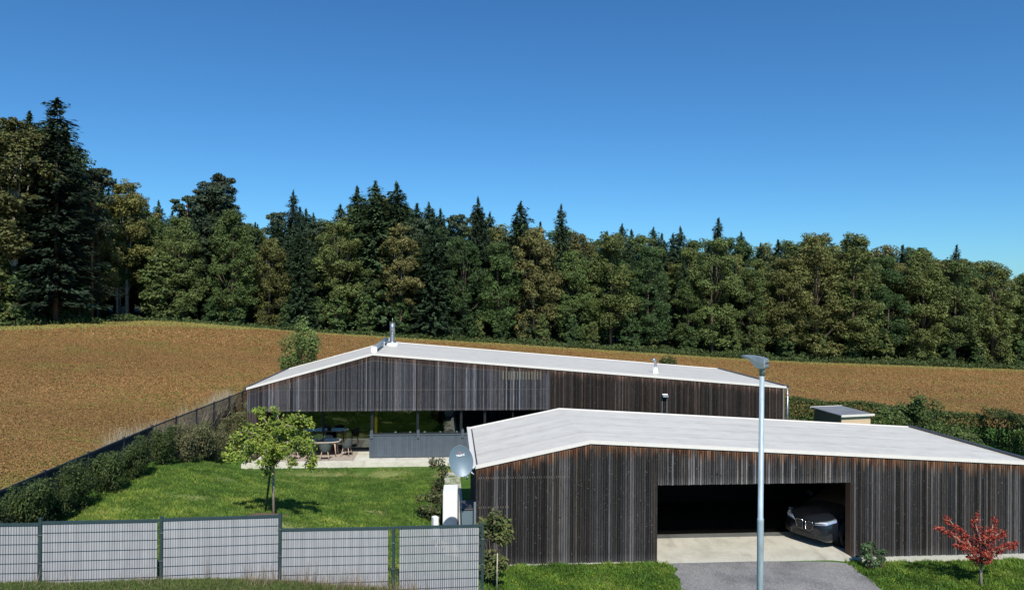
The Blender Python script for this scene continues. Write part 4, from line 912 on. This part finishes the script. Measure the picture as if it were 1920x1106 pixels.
# behind the buildings
shr('bushy_tree', 575, 47.0, (1.75, 1.7, 5.6), 5200, .075, GRN * 1.35, 'pointed green bushy tree behind the left end of the house', 'tree', seed=18, lumps=30)
shr('bushy_tree', 548, 48.6, (1.6, 1.5, 4.6), 3600, .075, GRN * 1.35, 'lower green bushy tree left of the pointed one behind the house', 'tree', seed=19, lumps=24)
shr('bushy_tree', 1256, 56.0, (2.6, 2.0, 3.6), 3500, .10, GRN * .85, 'dark green bush behind the house roof right of the vent pipe', 'shrub', seed=20, lumps=24)
def hedge(name, pts, wd, h, n, leaf, pal, label, seed, top=0):
    rng = np.random.default_rng(seed); P0, t = polyline_pts([(x, y, 0) for x, y in pts], n, rng)
    off = rng.normal(0, 1, n); sgn = rng.choice([-1, 1], n); face = rng.random(n)
    a = np.where(face < .4, rng.uniform(-1, 1, n), sgn * (1 + rng.normal(0, .1, n))) * wd / 2; z = np.where(face < .4, h * (1 + rng.normal(0, .05, n)), rng.uniform(0, h, n))
    z *= 1 + .06 * np.sin(P0[:, 0] * 2.3 + P0[:, 1] * 1.7)
    P_ = P0.copy(); d = np.array(pts[-1], float) - np.array(pts[0], float); d /= np.linalg.norm(d); P_[:, 0] += -d[1] * a; P_[:, 1] += d[0] * a; o0 = np.array([pts[0][0], pts[0][1], g1(*pts[0])])
    P_[:, 2] = gz(P_[:, 0], P_[:, 1]) + z
    D = np.stack([-d[1] * np.sign(a) * (face >= .4), d[0] * np.sign(a) * (face >= .4), (face < .4) * 1.0], 1)
    C_ = pal[rng.integers(0, len(pal), n)] * rng.uniform(.7, 1.3, (n, 1))
    root = empty(name, tuple(o0), 0, label, 'hedge'); cards('foliage', P_ - o0, D + rng.normal(0, .5, (n, 3)), leaf * rng.uniform(.6, 1.3, n), C_, M['leaf'], rng, root)
    m = MB(); L_ = 0
    for k in range(int(len(pts) * 12)):
        q, _ = polyline_pts([(x, y, 0) for x, y in pts], 1, rng); q = q[0]; g = g1(q[0], q[1]); m.tube([Vector((q[0], q[1], g - .1)) - Vector(o0), Vector((q[0] + rng.uniform(-.2, .2), q[1] + rng.uniform(-.2, .2), g + h * .9)) - Vector(o0)], [.03, .01], 5)
    m.build('stem', M['bark'], root)
HG = np.array([[.065,.095,.026],[.085,.118,.034],[.045,.07,.02],[.115,.135,.042]])
hedge('clipped_hedge', [(14.8, 47.4), (18, 46.8), (23, 45.0), (27, 41.8)], 1.0, 1.3, 15000, .07, HG, 'clipped green hedge along the field edge behind the shed', 31)
hedge('clipped_hedge', [(27.3, 41.5), (26.8, 37.5), (24.8, 34)], 1.3, 1.7, 9000, .075, HG * .9, 'darker hedge stretch at the right field corner', 32)
hedge('leafy_hedge', [(25.2, 35.5), (23.4, 31.5), (20.2, 26.5), (18.0, 24)], 1.5, 1.5, 17000, .075, np.array([[.09,.15,.03],[.13,.19,.045],[.06,.10,.02],[.17,.22,.06]]), 'bright leafy hedge running down beside the garage right end', 33)
hedge('grass_hedge', [(14.9, 42.2), (16.0, 39.6), (17.3, 36.8)], 1.7, .9, 8000, .06, np.array([[.17,.16,.07],[.22,.20,.09],[.12,.12,.05]]), 'low yellowish clipped hedge left of the shed', 34)
labs = ['tallest leafy shrub right of the shed, thin pointed top above the hedge', 'leafy shrub directly right of the shed roof', 'lower leafy shrub between shed and pointed shrub']
for i, (x, Z, hh_, w2) in enumerate(((1738, 37.5, 3.1, 1.5), (1668, 37.0, 2.5, 1.8), (1702, 38.2, 2.4, 1.7))):
    shr('leafy_shrub', x, Z, (w2, 1.5, hh_), 3400, .075, GRN, labs[i], seed=70 + i, lumps=26)
shr('leafy_shrub', 1790, 36, (2.6, 1.6, 1.5), 3000, .075, GRN * .8, 'low dark leafy shrub under the hedge at the far right', seed=75, lumps=22)

# ------------------------------------------------------------------ grass and crop (uncountable)
def tufts(name, X, Y, h, wdt, pal, mt, seed, lean=.5, blades=3, dens_col=None, hb=0.0, lum=None):
    rng = np.random.default_rng(seed); n = len(X); X = np.repeat(X, blades) + rng.normal(0, .02, n * blades); Y = np.repeat(Y, blades) + rng.normal(0, .02, n * blades); hh = np.repeat(h, blades) * rng.uniform(.6, 1.2, n * blades)
    k = len(X); Z = gz(X, Y) - .01 + hb; a = rng.uniform(0, 2 * PI, k); L = rng.normal(0, lean, (k, 2)) * hh[:, None]
    w2 = wdt * rng.uniform(.6, 1.3, k); dx, dy = np.cos(a) * w2, np.sin(a) * w2
    V = np.stack([np.stack([X - dx, Y - dy, Z], 1), np.stack([X + dx, Y + dy, Z], 1), np.stack([X + L[:, 0], Y + L[:, 1], Z + hh], 1)], 1).reshape(-1, 3)
    ci = np.repeat(rng.integers(0, len(pal), n) if dens_col is None else dens_col, blades); C_ = pal[ci] * rng.uniform(.75, 1.3, (k, 1))
    if lum is not None: C_ = C_ * np.repeat(lum, blades)[:, None]
    return tag(np_mesh(name, V, np.arange(3 * k).reshape(k, 3), np.repeat(C_, 3, axis=0), mt), kind='stuff')
rg = np.random.default_rng(77)
def vnoise(X, Y, f, s=0):
    return np.sin(X * f + s + 1.7 * np.sin(Y * f * .8 + s)) * np.sin(Y * f * 1.1 + s * 2 + 1.3 * np.sin(X * f * .6))
# garden lawn
n = 120000; X = rg.uniform(-14, -1, n); Y = rg.uniform(15.6, 34, n)
s_, d_ = local(HO, HYAW, X, Y); ff_y = 15.5 + (X + 9.96) * .194
ok = (X > fence_x(Y) + .5) & (d_ < -.95) & (Y > ff_y + .1) & (X < -2.1)
bare = (np.abs(d_ + 2.4 + .3 * np.sin(X * 1.1)) < .85) & (vnoise(X, Y, 1.6) + .6 * vnoise(X, Y, 5, 2) > -.15); ok &= ~(bare & (rg.random(n) < .93)); ok &= ~((d_ > -2.2) & (rg.random(n) < .45))
for (bx, by, br_) in [(-10.2,23.5,.5),(-11.3,21.2,.25),(-10.6,27,.4),(-6.6,20.6,.6),(-9.0,29.5,.45),(-4.6,24.6,.35),(-5.8,27.3,.3)]: ok &= ~((((X-bx)/(br_*1.6))**2+((Y-by)/br_)**2 < .8 * rg.random(n) + .25) & (rg.random(n) < .75))
X, Y = X[ok], Y[ok]
LP_ = np.array([[.070,.135,.022],[.108,.184,.030],[.152,.226,.038],[.235,.285,.052],[.33,.335,.09],[.21,.20,.07],[.30,.25,.12]])
v = .8 * vnoise(X, Y, 1.1) + .8 * vnoise(X, Y, 3.1, 2) + .5 * vnoise(X, Y, 7, 5) + rg.normal(0, .5, len(X)) - (d_[ok] + 8) * .10; ci = np.clip((v * 1.1 + 1.4).astype(int), 0, 4)
db_ = local(HO, HYAW, X, Y)[1]; tan_ = np.exp(-((db_ + 2.4) / 1.3) ** 2) * (.75 + .4 * vnoise(X, Y, 1.6)) > rg.random(len(X)); ci = np.where(tan_, 5 + (rg.random(len(X)) < .5), ci)
cl_ = np.clip(.5 + .35 * vnoise(X, Y, 4.3, 1) + .35 * vnoise(X, Y, 9.1, 3) + .2 * vnoise(X, Y, 17, 2), 0, 1)
tufts('lawn_grass', X, Y, (.03 + .085 * cl_) * np.where(tan_, .5, 1.0), .013, LP_, M['leaf'], 1, dens_col=ci, lum=.62 + .75 * cl_)
# verge round the garage and outside the fence
n = 90000; X = rg.uniform(-1.6, 18, n); Y = rg.uniform(16, 22.6, n); s_, d_ = local(GO, GYAW, X, Y)
ok = (d_ < -.03) & ((X < 4.55 + rg.normal(0, .08, n)) | (X > 10.05 + rg.normal(0, .08, n))) & (Y > 17.3 + (X + .7) * .1 - (X > 0) * 1.5); ok &= ~((d_ > -.13) & (s_ > GO1) & (s_ < GO2))
X, Y = X[ok], Y[ok]; v = vnoise(X, Y, 1.7, 4) + .5 * vnoise(X, Y, 4, 1) + rg.normal(0, .5, len(X)); ci = np.clip((v * 1.1 + 2.2).astype(int), 0, 4)
VP = np.array([[.05,.10,.016],[.075,.15,.02],[.11,.19,.025],[.17,.24,.04],[.22,.26,.06]])
cl_ = np.clip(.5 + .35 * vnoise(X, Y, 5.1, 1) + .4 * vnoise(X, Y, 10.3, 3) + .2 * vnoise(X, Y, 19, 2), 0, 1)
tufts('verge_grass', X, Y, .04 + .10 * cl_, .017, VP, M['leaf'], 2, dens_col=ci, lum=.65 + .7 * cl_)
n = 500; X = rg.uniform(-.5, 4.4, n); Y = rg.uniform(18, 21.0, n); P_ = np.stack([X, Y, gz(X, Y) + .09], 1)[:90]
# rough grass in front of the front fence, with dry seed stalks
n = 26000; X = rg.uniform(-12, -.2, n); Y = 15.5 + (X + 9.96) * .194 - np.abs(rg.normal(0, .55, n)) - .06
hgt = .07 + .07 * (vnoise(X, Y, 2.2) * .5 + .5) * rg.random(n)
RP = np.array([[.08,.14,.03],[.11,.17,.04],[.15,.19,.06],[.22,.21,.10],[.06,.11,.025]])
tufts('rough_grass', X, Y, hgt, .010, RP, M['leaf'], 3, lean=.45, blades=4)
n = 520; X = np.concatenate([rg.uniform(-6.2, -1.0, 440), rg.uniform(-11, -6, 80)]); Y = 15.5 + (X + 9.96) * .194 - .05 - np.abs(rg.normal(0, .18, n)); m_ = vnoise(X, Y, 3) > -.35; X, Y = X[m_], Y[m_]
tufts('dry_stalks', X, Y, .22 + .42 * rg.random(len(X)) ** 2, .0045, np.array([[.30,.22,.15],[.24,.18,.12],[.36,.29,.20]]), M['leaf'], 4, lean=.22, blades=3)
# pale dry grass along the outside of the left fence
n = 6500; Y = rg.uniform(25.5, 42, n); X = fence_x(Y) - .25 - np.abs(rg.normal(0, .3, n)); q = (vnoise(X * .2, Y, 1.9, 1) + .8 * vnoise(X * .3, Y, .8, 2) > -.25 + .3 * rg.random(n)); X, Y = X[q], Y[q]
tufts('dry_grass', X, Y, .9 + .5 * rg.random(len(X)) + .5 * (np.abs(Y - 34.5) < 1.3), .017, np.array([[.42,.36,.24],[.50,.44,.32],[.33,.28,.18]]), M['leaf'], 5, lean=.2, blades=3)
# flowering dandelions in the verge
X = np.concatenate([rg.uniform(-.3, 4.4, 26), rg.uniform(10.5, 16, 8)]); Y = np.concatenate([rg.uniform(18.5, 20.9, 26), rg.uniform(18.5, 21.2, 8)]); P_ = np.stack([X, Y, gz(X, Y) + .085], 1)
tag(cards('flower_heads', P_, np.tile([0, -.3, 1.0], (len(X), 1)), .017, np.tile([.7, .55, .03], (len(X), 1)), M['leaf'], rg, asp=1.0), kind='stuff')
# crop plants on the field
def crop(n, xr, yr, size, seed, mar):
    rng = np.random.default_rng(seed); X = rng.uniform(*xr, n); Y = rng.uniform(*yr, n); inview = (np.abs(X) < Y * .74 + 9); ok = is_field(X, Y, mar) & inview; X, Y = X[ok], Y[ok]; k = len(X)
    g = np.clip(vnoise(X, Y, .35) * .35 + vnoise(X, Y, 1.3, 3) * .25 + rng.normal(0, .33, k), -1, 1)
    dist_f = (fence_x(np.clip(Y, 0, BACKY)) - X); nearf = np.exp(-np.clip(dist_f, 0, 50) / 2.2) * (Y < 31)
    green = g + nearf * 1.1 > .50
    dist_e = edge_y(X) - 2 - Y; edge = dist_e < 5 + 9 * (X < -38) + 5 * (X < -50) + 2 * rng.normal(0, 1, k)
    brown = np.array([[.29,.155,.056],[.25,.132,.048],[.34,.198,.080],[.26,.185,.060],[.14,.088,.032]])[rng.integers(0, 5, k)]
    gr_ = np.array([[.12,.16,.03],[.17,.20,.04],[.22,.20,.05]])[rng.integers(0, 3, k)]; eg = np.array([[.24,.21,.06],[.20,.20,.06],[.17,.19,.05]])[rng.integers(0, 3, k)]
    C_ = np.where(green[:, None], gr_ * 1.0, brown * (1 + .10 * vnoise(X, Y * .6, .11, 1) + .07 * vnoise(X, Y, .31, 4))[:, None]); C_ = np.where(edge[:, None], eg * 1.35, C_) * rng.uniform(.8, 1.2, (k, 1))
    P_ = np.stack([X, Y, gz(X, Y) + size * rng.uniform(.2, 1.6, k) * (1 + nearf * .6)], 1)
    V, F_, Cc = card_arrays(P_, rng.normal(0, .48, (k, 3)) + [0, -.25, .85], size * rng.uniform(.6, 1.4, k), C_, rng, asp=.6); return V, F_, Cc
parts = [crop(1100000, (-42, -13), (12, 42), .030, 1, 0), crop(680000, (-66, 52), (40, 75), .045, 2, 0), crop(390000, (-95, 112), (75, 146), .08, 3, 0)]
V = []; F_ = []; C_ = []; k = 0
for v_, f_, c_ in parts: V.append(v_); F_.append(f_ + k); C_.append(c_); k += len(v_)
tag(np_mesh('crop_plants', np.concatenate(V), np.concatenate(F_), np.concatenate(C_), M['leaf']), kind='stuff')

# ------------------------------------------------------------------ forest
def link_off(o): return o
def proto_crown(name, P_, N, S, C_, rng, asp=.6, T=None):
    V, F0, Cc = card_arrays(P_, N, S, C_, rng, asp, T); o = np_mesh(name, V, F0, Cc, M['leaf_far'], link=False); return o.data
def decid(seed, H=22., W=9., base=.12, n=24000):
    rng = np.random.default_rng(seed); L = 72
    zz = rng.uniform(base, .94, L); prof = np.sin(np.clip((zz - base) / (1 - base), 0.03, 1) ** .75 * PI) ** .55
    th = rng.uniform(0, 2 * PI, L); r = prof * np.sqrt(rng.uniform(.25, 1, L)) * W * .40
    Lc = np.stack([np.cos(th) * r, np.sin(th) * r, zz * H], 1); Lc[0] = (0, 0, H * .93); Lr = rng.uniform(.09, .19, L) * W; Lr[zz > .85] *= .8
    sub = 5; sc = np.repeat(Lc, sub, axis=0) + unit(rng.normal(0, 1, (L * sub, 3))) * np.repeat(Lr, sub)[:, None] * .75; sr = np.repeat(Lr, sub) * rng.uniform(.35, .6, L * sub)
    allc = np.concatenate([Lc, sc]); allr = np.concatenate([Lr * .8, sr]); wgt = allr ** 2; cid = rng.choice(len(allc), n, p=wgt / wgt.sum())
    D = unit(rng.normal(0, 1, (n, 3)) + [0, 0, .35]); P_ = allc[cid] + D * allr[cid][:, None] * rng.uniform(.75, 1.08, (n, 1)) * [1, 1, .72]
    N = D * 1.0 + rng.normal(0, .45, (n, 3)) + [0, 0, .35]; S = rng.uniform(.10, .21, n)
    base_c = rng.uniform(.72, 1.28, len(allc))[cid][:, None]; jit = rng.uniform(.75, 1.3, (n, 1)); C_ = np.ones((n, 3)) * base_c * jit * np.stack([rng.uniform(.85, 1.2, n), np.ones(n), np.ones(n) * .95], 1)
    cr = proto_crown('crown_broadleaf', P_, N, S, C_, rng)
    m = MB(); m.tube([F(0, 0, -.5), F(.1, 0, H * .3), F(0, .1, H * .6), F(0, 0, H * .85)], [.30, .22, .14, .04], 7)
    for k in rng.choice(L, 14, replace=False):
        z0 = max(H * .12, Lc[k][2] * .6); m.tube([F(0, 0, z0), Vector(Lc[k]) * .6 + Vector((0, 0, z0 * .3)), Vector(Lc[k])], [.10, .07, .02], 5)
    return cr, m
def spruce(seed, H=24., W=6.5, base=.10, n=8500, dens=1.0, gapf=.04):
    rng = np.random.default_rng(seed); P_ = []; T = []; Nn = []; nb = 0; z = base
    while z < .985:
        R = W / 2 * 1.15 * (1 - z) ** .52 * rng.uniform(.78, 1.15) * (1 - .5 * (z > .96)); k = int(6 + 6 * (1 - z)); a0 = rng.uniform(0, 6.28)
        for j in range(k):
            if rng.random() < gapf: continue
            a = a0 + 2 * PI * j / k + rng.normal(0, .15); Rb = R * rng.uniform(.6, 1.12); nn = max(6, int(15 * Rb)); t = rng.uniform(.12, 1, nn)
            dr = .10 + .22 * (1 - z); x = np.cos(a) * Rb * t; y = np.sin(a) * Rb * t; zz = z * H + (.10 * t - dr * t ** 1.6 + .10 * t ** 4) * Rb
            sw_ = rng.normal(0, .16, nn) * (1.1 - t) * Rb * .55; P_.append(np.stack([x - np.sin(a) * sw_, y + np.cos(a) * sw_, zz + rng.normal(0, .14, nn) - np.abs(rng.normal(0, .22, nn))], 1))
            T.append(np.stack([np.cos(a) + rng.normal(0, .35, nn), np.sin(a) + rng.normal(0, .35, nn), rng.normal(-.25, .25, nn)], 1)); Nn.append(np.stack([np.cos(a) * .35 + rng.normal(0, .3, nn), np.sin(a) * .35 + rng.normal(0, .3, nn), np.ones(nn)], 1))
        z += (.012 + .012 * rng.random()) / dens
    P_ = np.concatenate(P_); T = np.concatenate(T); Nn = np.concatenate(Nn); n = len(P_)
    top = np.stack([rng.normal(0, .05, 30), rng.normal(0, .05, 30), H * rng.uniform(.95, 1.0, 30)], 1); P_ = np.concatenate([P_, top]); T = np.concatenate([T, np.tile([0, 0, 1.], (30, 1)) + rng.normal(0, .4, (30, 3))]); Nn = np.concatenate([Nn, rng.normal(0, 1, (30, 3))]); n += 30
    C_ = np.ones((n, 3)) * rng.uniform(.6, 1.5, (n, 1)) * (.85 + .3 * (np.sin(P_[:, :1] * 1.3) * np.cos(P_[:, 2:] * .8))); cr = proto_crown('crown_conifer', P_, Nn, rng.uniform(.20, .42, n), C_, rng, asp=.38, T=T)
    m = MB(); m.tube([F(0, 0, -.5), F(0, 0, H * .5), F(0, 0, H * .98)], [.26, .16, .02], 7)
    return cr, m
def pine(seed, H=24., W=6.5, n=8000):
    rng = np.random.default_rng(seed); L = 34; zz = rng.uniform(.52, .97, L); zz[0] = .97; th = rng.uniform(0, 2 * PI, L); r = rng.uniform(.2, 1, L) * W * .42 * np.sin(np.clip((zz - .5) / .55, .1, .95) * PI) ** .5; r[0] = 0
    Lc = np.stack([np.cos(th) * r, np.sin(th) * r, zz * H], 1); Lr = rng.uniform(.14, .24, L) * W; Lr[zz > .9] *= .6; cid = rng.integers(0, L, n); D = unit(rng.normal(0, 1, (n, 3)) + [0, 0, .4])
    P_ = Lc[cid] + D * Lr[cid][:, None] * rng.uniform(.5, 1.1, (n, 1)) * [1, 1, .75]; C_ = np.ones((n, 3)) * rng.uniform(.7, 1.3, (n, 1))
    cr = proto_crown('crown_pine', P_, D + rng.normal(0, .6, (n, 3)) + [0, 0, .3], rng.uniform(.15, .32, n), C_, rng, asp=.45)
    m = MB(); m.tube([F(0, 0, -.5), F(.1, 0, H * .4), F(-.05, 0, H * .7), F(0, 0, H * .95)], [.24, .18, .12, .03], 7)
    for k in range(L): m.tube([F(0, 0, Lc[k][2] - .08 * H), Vector(Lc[k])], [.06, .02], 4)
    return cr, m
def young(seed, H=8., W=4.): return decid(seed, H, W, .05, 8000)
protos = {}
def reg(kind, cr, m, H, bm):
    me = m.build('trunk', bm); tm_ = me.data; bpy.data.objects.remove(me); protos.setdefault(kind, []).append((cr, tm_, H))
for s in range(5): reg('oak', *decid(100 + s, 22, 9.5, [.10, .05, .16, .08, .04][s]), 22, M['bark'])
reg('tall_oak', *decid(120, 24, 7.5, .30), 24, M['bark_pale']); reg('tall_oak', *decid(121, 24, 8, .26), 24, M['bark_pale'])
for s in range(4): reg('spruce', *spruce(130 + s, 24, [7.5, 9.5, 8.5, 8][s], [.06, .08, .15, .1][s]), 24, M['bark'])
reg('fir', *spruce(140, 30, 9.5, .10, dens=.85, gapf=.08), 30, M['bark'])
for s in range(2): reg('pine', *pine(150 + s), 24, M['bark_pine'])
for s in range(2): reg('sapling', *young(160 + s), 8, M['bark'])
frng = random.Random(12); NM = {'oak': 'oak_tree', 'tall_oak': 'broadleaf_tree', 'spruce': 'spruce_tree', 'fir': 'fir_tree', 'pine': 'pine_tree', 'sapling': 'young_tree'}
OLV = [(.118, .150, .046), (.100, .138, .044), (.136, .148, .048), (.086, .130, .040), (.134, .134, .050)]; GRC = [(.066, .114, .036), (.054, .100, .034), (.080, .126, .040)]; CON = [(.056, .094, .044), (.068, .108, .050), (.048, .082, .042)]; PIN = [(.070, .102, .058), (.064, .096, .054)]
trees = []
def plant(kind, x, Z, ytop, wk=1.0, colr=None, label=None, group=None, ybase=None, var=None):
    cr, tr, H0 = protos[kind][var if var is not None else frng.randrange(len(protos[kind]))]
    X = px(x, 600, Z).x; g = g1(X, Z); zt_ = px(x, ytop, Z).z; h = max(3.0, zt_ - g); k = h / H0
    root = empty(NM[kind], (X, Z, g - .1), frng.uniform(0, 6.28), label, 'tree', group); root.scale = (wk * max(k, .62), wk * max(k, .62), k)
    if colr is None: colr = frng.choice({'oak': OLV + GRC, 'tall_oak': OLV, 'spruce': CON, 'fir': CON, 'pine': PIN, 'sapling': GRC + OLV[:2]}[kind])
    j = frng.uniform(.85, 1.15); c = bpy.data.objects.new('crown', cr); c.color = (colr[0] * j, colr[1] * j, colr[2] * j, 1); COL.objects.link(c); c.parent = root
    t = bpy.data.objects.new('trunk', tr); COL.objects.link(t); t.parent = root; trees.append(root); return root
sky_x = [-400,-200,0,40,70,100,135,165,190,215,250,290,320,345,385,405,440,490,545,600,650,670,700,740,790,830,870,895,940,975,1020,1050,1100,1130,1200,1240,1300,1345,1375,1410,1440,1490,1530,1600,1660,1720,1790,1830,1880,1920,2100]
sky_y = [215,200,210,212,205,205,260,330,345,336,338,372,372,384,362,362,368,382,384,384,368,352,345,348,374,378,388,382,408,392,404,398,414,418,418,424,424,418,424,440,448,436,432,438,448,458,466,484,487,506,540]
def skyl(x): return float(np.interp(x, sky_x, sky_y))
def eZ(x): return float(np.interp(x, [e[0] for e in EDGE], [e[2] for e in EDGE]))
# landmark trees first
plant('fir', 104, 96, 178, 1.35, (.036, .058, .034), 'tallest dark fir of the forest, towering at the far left')
plant('tall_oak', 28, 94, 203, 1.25, (.10, .108, .038), 'tall olive broadleaf tree left of the towering fir', var=0)
plant('spruce', 62, 99, 250, 1.2, (.045, .075, .038), 'dark spruce squeezed between the left olive tree and the towering fir')
plant('pine', 172, 103, 312, 1.1, (.05, .07, .04), 'dark pine with one branch jutting right of the towering fir')
plant('tall_oak', 238, 113, 332, 1.15, (.135, .142, .042), 'yellow-green broadleaf tree on a pale trunk, first right of the towering fir', var=1)
plant('pine', 398, 126, 345, 1.3, (.05, .075, .042), 'lower pine just left of the tufted skyline pine', var=0)
plant('pine', 350, 124, 364, 1.2, (.05, .075, .042), 'blue-green pine on the left skyline between two broadleaf crowns', var=0)
plant('pine', 408, 128, 322, 1.1, (.055, .075, .045), 'pine with a tufted top poking above the left skyline')
plant('spruce', 548, 130, 356, .8, (.040, .066, .038), 'small dark pointed spruce top alone on the left skyline')
plant('spruce', 702, 131, 339, 1.25, (.065, .105, .045), 'broad tall spruce at the skyline left of the flue', var=1)
plant('spruce', 742, 133, 341, 1.3, (.052, .085, .040), 'broad dark spruce at the skyline straight above the flue', var=3)
plant('spruce', 668, 133, 347, 1.15, (.060, .095, .042), 'spruce at the skyline left of the two broad tall ones', var=0)
plant('spruce', 895, 137, 369, .9, (.040, .066, .036), 'slim dark spruce above the middle of the house roof')
plant('spruce', 975, 138, 377, 1.1, (.050, .082, .040), 'broad dark spruce just right of the picture centre', var=1)
plant('spruce', 1051, 139, 382, .8, (.050, .082, .040), 'slim spruce spire between the picture centre and the vent pipe')
plant('spruce', 1346, 150, 406, .9, (.040, .066, .036), 'dark pointed spruce on the skyline left of the lamp head')
plant('spruce', 1793, 156, 457, .8, (.040, .066, .038), 'lone pointed spruce top at the right end of the skyline')
front = [(-40, 'oak', 300, 0), (12, 'sapling', 470, 2), (75, 'sapling', 480, 1), (300, 'sapling', 470, 1), (335, 'oak', 400, 1), (435, 'oak', 392, 3), (505, 'oak', 440, 2), (562, 'spruce', 430, None), (632, 'oak', 408, 0), (690, 'oak', 500, 1), (752, 'tall_oak', 415, 4),
 (812, 'spruce', 420, None), (868, 'oak', 440, 6), (935, 'oak', 450, 5), (1000, 'oak', 418, 4), (1075, 'oak', 462, 3), (1145, 'oak', 432, 0), (1215, 'oak', 460, 6), (1290, 'oak', 520, 3), (1335, 'oak', 440, 1), (1405, 'oak', 500, 1), (1468, 'oak', 478, 2), (1530, 'oak', 428, 2), (1600, 'oak', 436, 0), (1665, 'oak', 500, 6), (1730, 'oak', 470, 0), (1790, 'oak', 480, 1), (1860, 'oak', 482, 0), (1925, 'oak', 512, 3), (2000, 'oak', 520, 1)]
lm = ['beyond the left picture edge', 'under the left olive tree', 'at the field edge below the towering fir', 'behind the grassy hump of the field edge', 'left of the skyline pine', 'right of the skyline pine', 'left of the small dark spruce top', 'above the bush behind the left house eave', 'above the left roof slope', 'left of the flue', 'straight above the flue, gappy crown', 'first right of the flue',
 'second right of the flue', 'left of the picture centre', 'at the picture centre, brownish top', 'above the peak of the garage roof', 'left of the vent pipe with a brownish top', 'above the vent pipe', 'low in front right of the vent pipe', 'above the right half of the house roof', 'low, left of the street lamp head', 'right of the street lamp head', 'above the shed, left of a domed pair', 'above the shed, right of a domed pair', 'dark, right of a domed pair', 'above the right hedge', 'right of the lone spruce top', 'second crown from the right edge', 'at the right edge of the picture', 'past the right picture edge']
pal = OLV + GRC
for i, (x, kind, yt, ci) in enumerate(front):
    kindw = {'oak': 'broadleaf tree', 'sapling': 'young leafy tree', 'spruce': 'dark spruce', 'tall_oak': 'tall broadleaf tree'}[kind]
    wd = 'olive ' if ci in (0, 1, 3) else ('brownish olive ' if ci in (2, 4) else ('green ' if ci is not None else ''))
    plant(kind, x, eZ(min(max(x, 0), 1920)) + 2.5 + frng.uniform(0, 2.5), yt, 1.12 if kind == 'oak' else 1.25, pal[ci] if ci is not None else None, ('%s%s at the forest edge, %s' % (wd, kindw, lm[i]))[:110])
GL_ = {'oak': ('green broadleaf tree standing deeper inside the forest', 'broadleaf trees inside the forest'), 'spruce': ('dark spruce rising from inside the forest', 'spruces inside the forest'), 'pine': ('blue-green pine rising from inside the forest', 'pines inside the forest'), 'tall_oak': ('slender broadleaf tree on a pale trunk inside the forest', 'pale trunked trees inside the forest'), 'sapling': ('young leafy tree under the forest edge', 'young trees under the forest edge')}
for row, (off, step, frac) in enumerate(((8.5, 46, .86), (14, 40, .95), (20, 38, 1.0), (27, 42, 1.0), (36, 48, .98))):
    x = -330 + row * 17
    while x < 2280:
        sx_ = x + frng.uniform(-9, 9); Z = eZ(min(max(sx_, 0), 1920)) + off + frng.uniform(-2, 2); base_y = 552 + (CAMH - 0) * 0 + 60; s0_ = skyl(sx_)
        con = {0: .35, 1: .5, 2: .62, 3: .62, 4: .5}[row]
        if sx_ > 1430: con *= .35
        if sx_ < 160: con = .8
        u = frng.random(); kind = 'spruce' if u < con else ('pine' if u < con + .14 and 180 < sx_ < 1000 else 'oak')
        dip = frng.uniform(10, 40) if kind == 'spruce' else frng.uniform(*((2, 34) if sx_ > 1430 else (12, 48)))
        yt = s0_ + dip * (1.0 if row > 1 else 1.3) + (1 - frac) * 150
        if kind == 'spruce' and row in (2, 3) and frng.random() < .6: yt = s0_ + frng.uniform(-1, 15)
        if 190 < sx_ < 300 and row < 2: kind = 'tall_oak' if frng.random() < .6 else 'pine'
        l, g_ = GL_[kind]; plant(kind, sx_, Z, yt, frng.uniform(.95, 1.2), None, l, g_); x += step * frng.uniform(.85, 1.15)
for i in range(34):
    x = -20 + i * 60 + frng.uniform(-18, 18)
    if 150 < x < 290: continue
    l, g_ = GL_['sapling']; Z = eZ(min(max(x, 0), 1920)) + 1.8 + frng.uniform(-.4, 1); plant('sapling', x, Z, px_y if False else (skyl(x) * .28 + float(np.interp(x, [e[0] for e in EDGE], [e[1] for e in EDGE])) * .72) + frng.uniform(-15, 20), frng.uniform(.9, 1.2), None, l, g_)
# undergrowth and bramble band along the forest edge
rng = np.random.default_rng(55); n = 42000; X = rng.uniform(-95, 125, n); Z = edge_y(X) + rng.uniform(-2.2, 8, n); hgt = (.45 + 1.1 * np.abs(vnoise(X, Z, .35, 2))) * np.interp(X, [-62, -48, -38, -20, 20, 60], [1.0, .25, .5, .6, .9, 1.1]); zz = rng.random(n) ** .8
D = unit(rng.normal(0, 1, (n, 3)) + [0, -.4, .6]); P_ = np.stack([X, Z, gz(X, Z) + hgt * zz], 1); C_ = np.array([[.06,.10,.03],[.08,.12,.035],[.10,.12,.04],[.045,.075,.025]])[rng.integers(0, 4, n)] * rng.uniform(.7, 1.3, (n, 1))
tag(cards('undergrowth', P_, D, rng.uniform(.12, .26, n), C_, M['leaf'], rng), kind='stuff')
